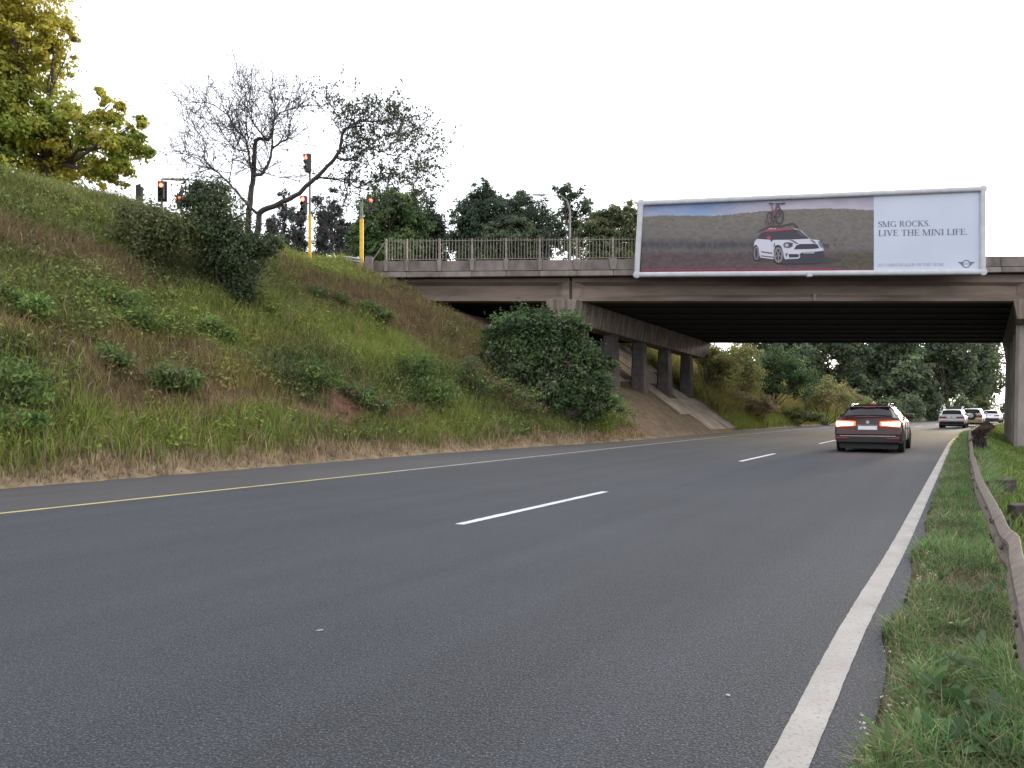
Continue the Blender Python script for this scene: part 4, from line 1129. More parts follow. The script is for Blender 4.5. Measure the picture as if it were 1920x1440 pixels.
for i in range(len(segs) - 1):
    b0, b1 = segs[i] - .12, segs[i + 1] + .12
    n = max(6, int((b1 - b0) / .22)); th = .006 + .004 * (i % 2)
    mb = MB(); V = []; m = len(PROF)
    for side in (0, 1):
        for k in range(n + 1):
            b = b0 + (b1 - b0) * k / n
            for (u, v) in PROF: V.append(rail_pt(b, u + (i % 2) * .007 + side * .0045, v, (i % 2) * .003))
    N = (n + 1) * m; Fs = []
    for k in range(n):
        for j in range(m - 1):
            q = k * m + j; Fs.append((q, q + 1, q + m + 1, q + m)); Fs.append((N + q, N + q + m, N + q + m + 1, N + q + 1))
        q = k * m; Fs.append((q, q + m, N + q + m, N + q)); q = k * m + m - 1; Fs.append((q + m, q, N + q, N + q + m))
    mb.add(V, Fs); mb.build('rail_beam', 'rail_metal', gr, 22, 0, GO)
    for (bb_, v_) in ((segs[i] + .05, -.085), (segs[i] + .05, -.225), (segs[i] - .06, -.085), (segs[i] - .06, -.225)):
        if i: q_ = rail_pt(bb_, -.078, v_); mb = MB(); mb.lathe(q_, (-CT, SN, 0), [(-.004, .011), (.004, .011), (.008, .005)], 8); mb.build('bolt', 'timber', gr, None, 0, GO)
for i, b in enumerate((1.5, 3.4, 5.3, 7.2, 9.1, 11, 13, 15, 17, 19, 22, 25, 28, 31, 35, 39)):
    w = .04; dz = -.24
    a, bb, z = rail_pt(b, .10, 0)
    gz = float(terrain(a, bb)) - .25
    mb = MB(); tl = random.uniform(-.03, .03)
    mb.hexa([(a - w, bb - w, gz), (a + w, bb - w, gz), (a + w, bb + w, gz), (a - w, bb + w, gz), (a - w + tl, bb - w, z + dz), (a + w + tl, bb - w, z + dz + .015), (a + w + tl, bb + w, z + dz + .01), (a - w + tl, bb + w, z + dz - .01)])
    mb.build('post', 'timber', gr, None, .012, GO)
    a2, bb2, z2 = rail_pt(b, .055, -.155)
    mb = MB(); mb.lathe((a2 - .085, bb2, z2), (-1, 0, 0), [(0, .018), (.012, .018), (.02, .008)], 10); mb.build('bolt', 'rail_metal', gr, None, 0, GO)

for k_, (px, yb, yt, w, lab) in enumerate(((1885, 931, 899, .105, 'squat weathered timber stump beyond the guardrail'), (1913, 983, 946, .11, 'nearer dark timber stump beyond the guardrail at the picture edge'))):
    Z_ = (CAM_H + .03) * F / (yb - HY); q = P(px, yb, Z_); h_ = (yb - yt) / F * Z_
    mb = MB(); mb.hexa([(-w, -w, -.4), (w, -w, -.4), (w, w, -.4), (-w, w, -.4), (-w * .95 + .01, -w * .93, h_), (w * .97 + .01, -w * .95, h_ + .012), (w * .95 + .01, w * .95, h_ + .02), (-w * .96 + .01, w, h_ - .005)])
    o = mb.build('timber_stump', 'timber', None, None, .014); o.location = q; o.rotation_euler = (0, 0, .3 - .5 * k_); tag(o, lab, 'stump')

# ------------------------------------------------------------------ traffic signals and street lamps on the upper road
def signal_head(root, off, loc, yaw, lit=0, back=True, scale=1.0):
    """three-aspect head; its front looks along (sin yaw, -cos yaw)"""
    c, s = math.cos(yaw), math.sin(yaw)
    L = Vector(loc)
    def tr(mb):
        mb.v = [tuple(L + Vector(((x * c - y * s) * scale, (x * s + y * c) * scale, z * scale)) - Vector(off)) for x, y, z in mb.v]; return mb
    mb = MB(); mb.box(-.14, .14, -.10, .12, -.44, .44); h = tr(mb).build('signal_housing', 'black', root, None, .03)
    if back:
        mb = MB(); mb.box(-.25, .25, .10, .125, -.55, .55); tr(mb).build('backboard', 'black', root, None, .02)
    for k in range(3):
        z = .28 - .28 * k
        mb = MB(); mb.lathe((0, -.10, z), (0, -1, 0), [(0, .105), (.012, .10), (.02, .05)], 18); tr(mb).build('lens', 'red_lamp' if k == lit else 'dark_lens', h, 60)
        mb = MB(); n = 12; V = []
        for (r, y0) in ((.125, -.10), (.125, -.24), (.118, -.24), (.118, -.10)):
            for q in range(n + 1):
                an = math.radians(-25 + 230 * q / n); V.append((r * math.cos(an), y0 + (.10 * (1 - math.sin(max(an, 0))) if y0 < -.2 else 0), z + r * math.sin(an)))
        Fs = []
        for r in range(4):
            for q in range(n): r2_ = (r + 1) % 4; Fs.append((r * (n + 1) + q, r * (n + 1) + q + 1, r2_ * (n + 1) + q + 1, r2_ * (n + 1) + q))
        mb.add(V, Fs); tr(mb).build('visor', 'black', h, 40)
def signal_pole(label, px, Z, ytop, ybase, ysplit, heads, wide=.065, top_mat='pole_grey'):
    q = P(px, ybase, Z); a, b = q.x, q.y; gz = min(float(terrain(a, b)), q.z) - .2
    root = empty('traffic_signal', (a, b, gz)); tag(root, label, 'traffic light', 'traffic signals on the upper road'); off = (a, b, gz)
    zsp = P(px, ysplit, Z).z; zt = P(px, ytop, Z).z
    mb = MB(); mb.tube([(a, b, gz), (a, b, zsp)], wide, 12); mb.build('pole_sleeve', 'pole_yellow', root, 60, 0, off)
    mb = MB(); mb.tube([(a, b, zsp - .05), (a, b, zt)], wide * .72, 12); mb.build('pole', top_mat, root, 60, 0, off)
    for (hx_, hy_, yaw, lit, back, sc) in heads:
        h = P(hx_, hy_, Z - .12); signal_head(root, off, h, yaw, lit, back, sc)
        mb = MB(); mb.tube([(a, b, h.z + .1), (h.x, h.y + .1, h.z + .1)], .025, 6); mb.build('bracket', 'pole_grey', root, None, 0, off)
    return root
signal_pole('tall traffic signal with yellow pole and two red heads on the grassy hump', 581, 33.0, 289, 470, 402, [(577.5, 306, -.75, 0, False, .86), (570, 385, -.35, 0, False, .86)])
signal_pole('traffic signal with thick yellow pole at the end of the railing', 678, 35.3, 372, 492, 411, [(694, 386, .55, 0, False, .8)], .085)
signal_pole('traffic signal glowing red between the leafy tree and the bush', 304, 38.0, 335, 420, 400, [(303, 358, .1, 0, True, .9)])
signal_pole('small traffic signal glowing red through the top of the bush', 341, 44.0, 350, 420, 405, [(337, 379, -.1, 0, False, .9)])
# one seen from behind
q = P(262, 420, 36.0)
root = empty('traffic_signal', (q.x, q.y, 8.0)); tag(root, 'traffic signal turned away, grey back next to the leafy tree', 'traffic light', 'traffic signals on the upper road'); off = (q.x, q.y, 8.0)
mb = MB(); mb.tube([(q.x, q.y, 7.5), (q.x, q.y, P(262, 348, 36).z)], .05, 10); mb.build('pole', 'pole_grey', root, 60, 0, off)
signal_head(root, off, P(263, 366, 35.8), 2.5, -1, True, .85)
# concrete block and barrier stub by the thick yellow pole
q = P(692, 494, 35.2); mb = MB(); mb.box(-.16, .16, -.15, .15, -.4, .28); o = mb.build('concrete_block', 'concrete_pale', None, None, .02); o.location = q; tag(o, 'small concrete block beside the thick yellow signal pole', 'block')
root = empty('barrier_stub', P(660, 492, 35.0)); tag(root, 'short steel barrier at the top of the bank by the overpass', 'barrier'); off = P(660, 492, 35.0)
for k, dy in enumerate((483.5, 489)):
    p0, p1 = P(644, dy - 2, 35.6), P(676, dy + 2.5, 34.9); mb = MB(); mb.tube([p0, p1], .05, 8); mb.build('rail', 'galv', root, 60, 0, off)
for px in (650, 671):
    p0 = P(px, 500, 35.3); mb = MB(); mb.tube([p0 - Vector((0, 0, .4)), P(px, 481, 35.3)], .045, 8); mb.build('post', 'galv', root, 60, 0, off)

def street_lamp(label, px, Z, ybase, yt, arm_px, arm_y, head_len, gz, thick=.06):
    a = (px - HX) / F * Z; root = empty('street_lamp', (a, Z, gz)); tag(root, label, 'street lamp', 'street lamps on the upper road'); off = (a, Z, gz)
    zt = P(px, yt, Z).z; e = P(arm_px, arm_y, Z)
    pts = [(a, Z, gz), (a, Z, (gz + zt) / 2), (a, Z, zt - .9), (a + (e.x - a) * .10, Z, zt - .35), (a + (e.x - a) * .35, Z, zt - .02), (e.x, Z, e.z)]
    mb = MB(); mb.tube(pts, [thick * 1.3, thick, thick * .8, thick * .65, thick * .55, thick * .5], 10); mb.build('pole', 'pole_grey', root, 60, 0, off)
    d = 1 if e.x > a else -1
    mb = MB(); mb.hexa([(e.x, Z - .14, e.z - .06), (e.x + d * head_len, Z - .12, e.z - .03), (e.x + d * head_len, Z + .12, e.z - .03), (e.x, Z + .14, e.z - .06), (e.x, Z - .10, e.z + .08), (e.x + d * head_len, Z - .06, e.z + .06), (e.x + d * head_len, Z + .06, e.z + .06), (e.x, Z + .10, e.z + .08)] if d > 0 else
                        [(e.x - head_len, Z - .12, e.z - .03), (e.x, Z - .14, e.z - .06), (e.x, Z + .14, e.z - .06), (e.x - head_len, Z + .12, e.z - .03), (e.x - head_len, Z - .06, e.z + .06), (e.x, Z - .10, e.z + .08), (e.x, Z + .10, e.z + .08), (e.x - head_len, Z + .06, e.z + .06)])
    mb.build('lamp_head', 'galv', root, None, .03, off)
street_lamp('grey street lamp with curved arm behind the overpass railing', 1068.5, 48.0, 492, 366, 1022, 365, .75, 6.6, .065)
street_lamp('pale street lamp head sticking out above the bush', 420, 40.0, 480, 340, 342, 336, 1.0, 7.5, .06)

# ------------------------------------------------------------------ trees
def lobes_px(lst, Z, rng, depth=.8):
    out = []
    for (px, py, rx, ry) in lst:
        zz = Z + rng.normal() * rx / F * Z * .35
        c = P(px, py, zz); out.append((tuple(c), (rx / F * Z, max(rx, ry) / F * Z * depth, ry / F * Z)))
    return out
def tree(name, label, lst, Z, ground_z, trunk_px, colors, weights, nclump, nleaf, lsize, seed, cat='tree', group=None, clump=.24, aspect=.6, bark='bark', trad=.22, tint=None, shell=.55, limbs=True, tback=0.0):
    rng = np.random.default_rng(seed)
    lb = lobes_px(lst, Z, rng)
    base = P(trunk_px, HY, Z); base.z = ground_z; base.y += tback
    root = empty(name, base); tag(root, label, cat, group); off = tuple(base)
    mb = MB()
    cen = Vector((sum(l[0][0] for l in lb) / len(lb), sum(l[0][1] for l in lb) / len(lb), sum(l[0][2] for l in lb) / len(lb)))
    zmin = min(l[0][2] - l[1][2] for l in lb); fork = Vector((base.x * .6 + cen.x * .4, Z + tback * .8, max(ground_z + .8, zmin * .6 + cen.z * .4)))
    mb.tube(wobble(base - Vector((0, 0, .3)), fork, 5, .02, rng), [trad * (1.15 - .09 * i) for i in range(6)], 8)
    for (c, r) in lb:
        c = Vector(c); pts = wobble(fork, c, 4, .05, rng)
        mb.tube(pts, [trad * .55, trad * .42, trad * .3, trad * .2, trad * .1], 6)
        for k in range(4):
            d = Vector(rand_unit(1, rng)[0]); e = c + Vector((d.x * r[0], d.y * r[1], d.z * r[2])) * .8
            s0 = pts[2 + k % 2]; mb.tube(wobble(s0, e, 3, .06, rng), [trad * .22, trad * .15, trad * .1, trad * .05], 5)
    mb.build('trunk', bark, root, 60, 0, off)
    crown('crown', root, lb, nclump, nleaf, lsize, colors, weights, seed + 1, clump, aspect, shell, tint, off)
    return root
# leafy tree with yellower upper leaves at the top of the bank
def yel_tint(pos, cl, rng):
    k = smooth(13.2, 17.5, pos[:, 2] + rng.normal(size=len(pos)) * .8)[:, None]
    k2 = np.exp(-(((pos[:, 0] + 16.6) / 1.0) ** 2 + ((pos[:, 2] - 13.8) / 1.1) ** 2))[:, None] * .8
    k = np.maximum(k, k2)
    return cl * (1 - k) + k * np.array((.47, .41, .07)) * (1 + .2 * rng.normal(size=(len(pos), 1))).clip(.5, 1.6)
tree('leafy_tree', 'leafy tree with yellower upper leaves at the top of the embankment, upper left corner',
     [(20, 30, 100, 80), (100, 85, 52, 52), (-10, 110, 100, 60), (25, 190, 105, 70), (-60, 240, 110, 100), (105, 245, 80, 62), (206, 196, 26, 40), (205, 265, 68, 55), (262, 258, 24, 34), (205, 325, 52, 28), (90, 305, 110, 46), (-60, 60, 90, 120)],
     33.0, 8.6, 40, [(.20, .215, .034), (.15, .175, .03), (.24, .225, .04), (.11, .14, .028)], [4, 3, 2, 2], 780, 92, .155, 100, clump=.175, aspect=.75, tint=yel_tint, trad=.24, tback=1.6)

# the bare, twisted tree: limbs measured, twigs grown
def bare_tree():
    rng = np.random.default_rng(5)
    Z = 27.6
    base = hit(452, 520); base = Vector((base.x, base.y, base.z))
    Z = base.y
    root = empty('bare_tree', base); tag(root, 'dark half-bare tree with a looped limb rising from the bush on the bank', 'tree'); off = tuple(base)
    mb = MB()
    segs_ = []           # limb polylines for twigs (points, radii)
    def limb(pl, r0, r1, dz=0.0, twig=True, kind='bare'):
        pts = [P(x, y, Z + dz * k / max(1, len(pl) - 1)) for k, (x, y) in enumerate(pl)]
        # refine with a smooth curve
        fine = []
        for i in range(len(pts) - 1):
            p0 = pts[max(i - 1, 0)]; p1 = pts[i]; p2 = pts[i + 1]; p3 = pts[min(i + 2, len(pts) - 1)]
            for k in range(4):
                t = k / 4; fine.append(.5 * ((2 * p1) + (p2 - p0) * t + (2 * p0 - 5 * p1 + 4 * p2 - p3) * t * t + (3 * p1 - p0 - 3 * p2 + p3) * t ** 3))
        fine.append(pts[-1])
        fine = [f + Vector(rng.normal(size=3) * .012) for f in fine]
        rr = [r0 + (r1 - r0) * (k / (len(fine) - 1)) ** .8 for k in range(len(fine))]
        mb.tube(fine, [x * .78 for x in rr], 8)
        if twig: segs_.append((fine, rr, kind))
    limb([(448, 535), (455, 500), (465, 470), (466, 420), (470, 370), (474, 335), (477, 300), (478, 275), (482, 262), (494, 260), (503, 263)], .17, .075, .3)
    limb([(452, 520), (470, 480), (484, 430), (487, 400), (500, 392), (530, 380), (560, 362), (590, 335), (620, 305), (637, 280), (642, 250), (655, 238)], .17, .05, -.6, True, 'leafy')
    limb([(484, 402), (465, 385), (440, 355), (428, 342), (410, 325), (402, 318)], .07, .03, -.5)
    limb([(474, 328), (488, 327), (496, 320), (506, 300), (510, 275), (512, 240), (520, 215), (545, 205)], .085, .025, .4)
    limb([(477, 300), (480, 315), (500, 326), (520, 332)], .04, .012, .2)
    limb([(510, 278), (530, 266), (541, 258), (545, 225), (560, 200)], .045, .014, -.5)
    limb([(503, 263), (490, 250), (475, 230), (470, 205), (468, 175)], .045, .012, -.6)
    limb([(503, 262), (512, 240), (515, 205), (505, 175)], .045, .012, .7)
    limb([(474, 335), (465, 285), (460, 262), (440, 240), (425, 215), (395, 195), (370, 192)], .055, .012, -.9)
    limb([(466, 262), (462, 230), (465, 195), (455, 165)], .035, .01, .6)
    limb([(466, 284), (440, 278), (420, 255), (405, 232), (380, 220)], .035, .010, .8)
    limb([(430, 342), (436, 300), (440, 275), (432, 250)], .03, .009, -.4)
    limb([(405, 322), (385, 305), (382, 285), (384, 262), (368, 245)], .03, .009, .5)
    limb([(402, 320), (370, 300), (352, 285)], .022, .006, .5)
    limb([(590, 333), (620, 335), (645, 340), (670, 352)], .055, .02, .6, True, 'leafy')
    limb([(632, 296), (660, 298), (690, 275), (720, 255)], .045, .014, .9, True, 'leafy')
    limb([(642, 250), (665, 230), (700, 228), (730, 225)], .04, .012, -.8, True, 'leafy')
    limb([(640, 252), (625, 225), (605, 205)], .03, .010, .5, True, 'leafy')
    limb([(670, 352), (700, 340), (735, 330), (760, 345)], .03, .010, .8, True, 'leafy')
    limb([(690, 275), (730, 290), (765, 300), (790, 330)], .03, .008, -.9, True, 'leafy')
    limb([(720, 255), (750, 250), (775, 265)], .025, .007, .5, True, 'leafy')
    mb.build('trunk', 'bark_dark', root, 60, 0, off)
    # twigs
    tw = MB(); ends = []
    def grow(p, d, ln, r, lev, kind):
        n = 3; q = p; dd = d.copy(); pts = [p]
        for k in range(n):
            dd = (dd + Vector(rng.normal(size=3) * .20) + Vector((0, 0, .05))).normalized(); q = q + dd * ln / n; pts.append(q)
        tw.tube(pts, [max(q_, .0062) for q_ in (r, r * .8, r * .62, r * .4)], 3 if r < .008 else 4, 0, False)
        if lev <= 1: ends.extend((x, kind) for x in pts[1:])
        if lev > 0:
            m = 3 if lev > 1 else 2
            for k in range(m):
                s = pts[1 + int(rng.integers(0, 3))]
                v = (dd + Vector(rng.normal(size=3) * .75)).normalized()
                grow(s, v, ln * rng.uniform(.5, .8), r * .62, lev - 1, kind)
    cen = P(500, 330, Z)
    for fine, rr, kind in segs_:
        L = len(fine)
        for i in range(L // 2 if rr[0] > .1 else 2, L, 2 if rr[0] > .06 else 1):
            if rr[i] > .075: continue
            for k in range(1 if (kind == 'bare' and i % 2) else 2):
                out = (fine[i] - cen); out.y *= .4; out.normalize()
                v = (out * .8 + Vector(rng.normal(size=3) * .6) + Vector((0, 0, .25))).normalized()
                ln = rng.uniform(.55, 1.15) if kind == 'bare' else rng.uniform(.5, 1.0)
                grow(fine[i], v, ln, min(.016, rr[i] * .6), 2, kind)
        for k in range(3):
            d = (fine[-1] - fine[-3]).normalized(); grow(fine[-1], (d + Vector(rng.normal(size=3) * .45)).normalized(), rng.uniform(.6, 1.0), .013, 2, kind)
    tw.build('twigs', 'twig', root, None, 0, off)
    # small sparse leaves, mostly on the leaning limb
    pb = np.array([tuple(e) for e, k in ends if k == 'bare']); pl_ = np.array([tuple(e) for e, k in ends if k == 'leafy'])
    pb = pb[rng.random(len(pb)) < .03]
    pl2 = np.repeat(pl_, 2, axis=0); pl2 = pl2[rng.random(len(pl2)) < .7]
    pos = np.concatenate([pb + rng.normal(size=pb.shape) * .02, pl2 + rng.normal(size=pl2.shape) * .035]) - np.array(off)
    nb = len(pb)
    size = np.concatenate([.07 + .05 * rng.random(nb), .07 + .07 * rng.random(len(pl2))])
    cl = np.concatenate([pal(rng, nb, [(.05, .05, .05), (.07, .07, .05)]), pal(rng, len(pl2), [(.06, .08, .036), (.085, .105, .05), (.05, .065, .034)])]).clip(.01, .5)
    v, f, c = leaf_arrays(pos, rand_unit(len(pos), rng), size, cl, rng, .55)
    np_mesh('crown', v, [f], 'leaf', c, root)
bare_tree()

# trees on the upper ground behind the overpass
UG = 7.6
DG = [(.030, .047, .026), (.038, .058, .030), (.025, .038, .024), (.05, .07, .035)]
MG = [(.05, .085, .03), (.065, .10, .035), (.04, .065, .028), (.085, .12, .04)]
OG = [(.075, .085, .035), (.06, .075, .032), (.09, .10, .045), (.05, .06, .03)]
GRP = 'trees behind the overpass'
tree('broad_tree', 'mid green tree behind the thick yellow signal pole', [(715, 392, 48, 40), (685, 432, 42, 42), (752, 378, 34, 28), (760, 425, 50, 45), (720, 470, 60, 34), (668, 465, 26, 36)], 56, UG, 715, MG, None, 420, 62, .23, 21, group=GRP, clump=.22)
tree('broad_tree', 'dark green tree sloping down to the right beside the gap of sky', [(790, 415, 34, 40), (808, 450, 28, 32), (775, 468, 44, 34), (800, 485, 34, 22)], 60, UG, 790, DG, None, 320, 62, .23, 22, group=GRP, clump=.22)
tree('round_tree', 'tall dark round-headed tree standing left of the others behind the railing', [(905, 372, 30, 34), (885, 405, 36, 42), (872, 445, 34, 38), (920, 410, 36, 44), (905, 455, 48, 34), (890, 488, 44, 26)], 66, UG, 896, DG, [2, 2, 3, .6], 470, 70, .21, 23, group=GRP, clump=.21)
tree('round_tree', 'dark round-headed tree in the middle behind the railing', [(968, 388, 32, 32), (955, 425, 34, 40), (995, 410, 36, 40), (1018, 440, 30, 38), (980, 455, 50, 32), (1000, 486, 46, 26), (960, 486, 46, 26)], 70, UG, 975, DG, [2, 2, 3, .6], 450, 70, .21, 24, group=GRP, clump=.21)
tree('round_tree', 'low rounded grey green tree in front of the dark trees behind the railing', [(925, 437, 26, 24), (970, 432, 30, 25), (1000, 445, 28, 24), (945, 462, 46, 22)], 60, UG, 950, [(.05, .065, .035), (.04, .052, .03)], None, 300, 60, .19, 25, group=GRP, clump=.2)
tree('airy_tree', 'tall airy tree with see-through crown by the curved street lamp', [(1056, 356, 18, 20), (1080, 368, 22, 20), (1062, 395, 24, 22), (1100, 392, 20, 18), (1075, 425, 30, 22), (1050, 440, 24, 28), (1070, 468, 28, 22)], 72, UG, 1068, DG + [(.06, .08, .04)], None, 180, 34, .24, 26, group=GRP, clump=.3)
tree('broad_tree', 'olive green tree behind the railing next to the billboard', [(1135, 415, 34, 28), (1168, 402, 28, 24), (1190, 420, 30, 36), (1115, 445, 34, 28), (1155, 455, 46, 28), (1130, 482, 50, 22), (1185, 482, 40, 24)], 64, UG, 1150, OG, None, 400, 58, .22, 27, group=GRP, clump=.22)
# shrubby dark conifers behind the hump
cg = [(.045, .043, .042), (.033, .037, .034), (.055, .05, .048), (.03, .04, .032)]
for i, (px, top, w, lab) in enumerate([(508, 402, 15, 'short'), (531, 352, 15, 'tall'), (548, 392, 15, 'stubby'), (566, 396, 13, 'thin'), (597, 358, 17, 'tallest'), (622, 350, 12, 'spindly'), (638, 385, 15, 'leaning'), (612, 396, 18, 'wide')]):
    lst = []; y = top + w * .8; r = w * .62; k = 0
    rr = np.random.default_rng(300 + i)
    while y < 490:
        lst.append((px + rr.normal() * 3.0, y, r * rr.uniform(.8, 1.25), w * rr.uniform(.7, 1.1))); y += w * rr.uniform(1.1, 1.6); r = min(w * 1.05, r * 1.14); k += 1
    where = ['left of the leaning limb', 'under the leaning limb', 'left of the tall signal', 'just left of the tall signal', 'behind the tall signal', 'right of the tall signal', 'between the two yellow poles', 'below the tall signal heads'][i]
    tree('conifer', '%s dark ragged conifer %s' % (lab, where), lst, 47 + (i * 37 % 11), UG, px, cg, None, 70, 26, .22, 400 + i * 3, group='dark conifers behind the grassy hump', clump=.42, aspect=.4, trad=.10, bark='bark_dark')

# wood at the far bend, seen under the overpass
FG = [(.042, .058, .031), (.058, .078, .040), (.034, .046, .028), (.085, .105, .055)]
FG2 = [(.08, .10, .052), (.10, .125, .065), (.06, .08, .045)]
far = [(1440, 100, 660, 66, 110), (1500, 112, 670, 70, 102), (1565, 105, 675, 64, 106), (1625, 122, 670, 60, 110), (1672, 108, 680, 56, 106), (1725, 126, 675, 60, 110), (1775, 115, 685, 52, 100), (1818, 130, 680, 42, 108), (1846, 150, 675, 30, 100), (1700, 96, 725, 44, 52)]
words = ['dark tree above the bank left of the dark car', 'dark tree above the bushy bank', 'tree with dark crown above the yellow bank', 'tree above the dark car', 'dense dark tree right of the dark car', 'grey green tree left of the white car', 'grey green tree above the white car', 'tree above the off-road car', 'tree next to the right-hand column', 'low dark tree at the foot of the wood']
for i, (px, Z, yc, rx, ry) in enumerate(far):
    rr = np.random.default_rng(500 + i); lst = []
    for k in range(11):
        an = k * 2.4 + rr.uniform(-.5, .5); q = .15 + .65 * ((k + .5) / 11) ** .5
        lst.append((px + math.cos(an) * rx * q, yc + math.sin(an) * ry * q, rx * rr.uniform(.38, .55), ry * rr.uniform(.28, .40)))
    tree('woodland_tree', words[i], lst, Z, .2, px, FG if i < 5 else FG2 + FG, None, 420, 34, .42, 520 + i * 3, group='wood at the far bend', clump=.26, trad=.35, shell=.4)
# smaller growth at the foot of the wood
for i, (px, Z, yc, rx, ry, lab, cc) in enumerate([(1655, 86, 768, 26, 20, 'brown green bush right of the dark car', OG), (1700, 90, 765, 30, 24, 'bush at the foot of the wood left of the white car', FG2), (1745, 96, 762, 28, 26, 'bush beside the white car', FG), (1800, 104, 765, 26, 22, 'bush behind the white and the off-road car', FG2), (1840, 118, 768, 30, 18, 'pale bush above the farthest car', OG), (1620, 82, 770, 24, 16, 'dry bush behind the dark car roof', OG), (1890, 100, 770, 20, 20, 'bush behind the right-hand column', FG)]):
    tree('bush', lab, [(px - rx * .4, yc + 2, rx * .6, ry * .8), (px + rx * .4, yc, rx * .6, ry), (px, yc - ry * .5, rx * .5, ry * .7), (px, yc + ry * .5, rx * .8, ry * .5)], Z, 0.1, px, cc, None, 130, 24, .26, 600 + i * 3, 'bush', 'bushes at the far bend', .28, trad=.06)

# ------------------------------------------------------------------ shrubs on the bank
def shrub(label, lst, base_px, colors, weights=None, n=200, m=26, ls=.16, seed=1, group=None, Z=None, name='shrub', clump=.24, aspect=.5, trad=.05, up=.35):
    h = hit(*base_px)
    if Z: h = Vector(((base_px[0] - HX) / F * Z, Z, 0)); h.z = float(terrain(h.x, h.y))
    Z = Z or h.y
    rng = np.random.default_rng(seed); lb = lobes_px(lst, Z, rng, .75)
    root = empty(name, h); tag(root, label, 'bush', group); off = tuple(h)
    mb = MB()
    for (c, r) in lb:
        for k in range(3):
            d = Vector(rand_unit(1, rng)[0]); e = Vector(c) + Vector((d.x * r[0], d.y * r[1], abs(d.z) * r[2])) * .7
            mb.tube(wobble(h - Vector((0, 0, .1)), e, 4, .06, rng), [trad, trad * .8, trad * .6, trad * .4, trad * .2], 5)
    mb.build('stems', 'bark', root, 60, 0, off)
    crown('foliage', root, lb, n, m, ls, colors, weights, seed + 1, clump, aspect, .5, None, off, up)
    return root
BG = [(.038, .064, .024), (.054, .082, .030), (.028, .046, .020), (.085, .115, .048)]
shrub('large dark green bush in front of the near overpass column', [(985, 612, 58, 34), (1045, 622, 48, 40), (945, 648, 38, 34), (1075, 675, 55, 50), (1000, 680, 62, 58), (1100, 725, 46, 48), (1040, 740, 58, 36), (1128, 700, 22, 40), (950, 700, 36, 30), (930, 622, 20, 12), (1020, 588, 26, 12), (1088, 620, 24, 16), (1140, 745, 26, 30), (1150, 680, 12, 16), (965, 738, 30, 20), (1095, 775, 34, 16), (908, 665, 14, 16)], (1050, 786), BG + [(.10, .12, .07)], [3, 3, 2, 1.6, .7], 980, 42, .135, 700, clump=.30)
shrub('dark tangled bush round the foot of the half-bare tree', [(362, 366, 30, 26), (395, 372, 34, 34), (405, 420, 50, 50), (450, 470, 42, 58), (432, 530, 36, 36), (372, 430, 40, 40), (500, 462, 30, 24), (515, 450, 22, 16), (420, 480, 46, 48), (455, 540, 26, 32)], (440, 566), [(.042, .058, .026), (.034, .046, .023), (.058, .08, .034), (.085, .105, .055)], [3, 3, 2, .8], 640, 40, .105, 710, clump=.36, trad=.035)
shrub('lower olive bush spreading along the crest left of the tangled bush', [(250, 405, 36, 26), (300, 415, 46, 34), (340, 440, 44, 40), (280, 460, 48, 32), (235, 440, 30, 26)], (290, 500), [(.085, .095, .038), (.07, .08, .032), (.105, .115, .046)], None, 300, 30, .10, 720, clump=.5, trad=.02)
SG = 'small shrubs on the bank'
DKS = [(.036, .058, .020), (.05, .076, .024), (.07, .098, .032)]
OLV = [(.075, .08, .04), (.06, .07, .035), (.10, .09, .05)]
GRS = [(.075, .11, .026), (.095, .138, .034), (.06, .09, .024)]
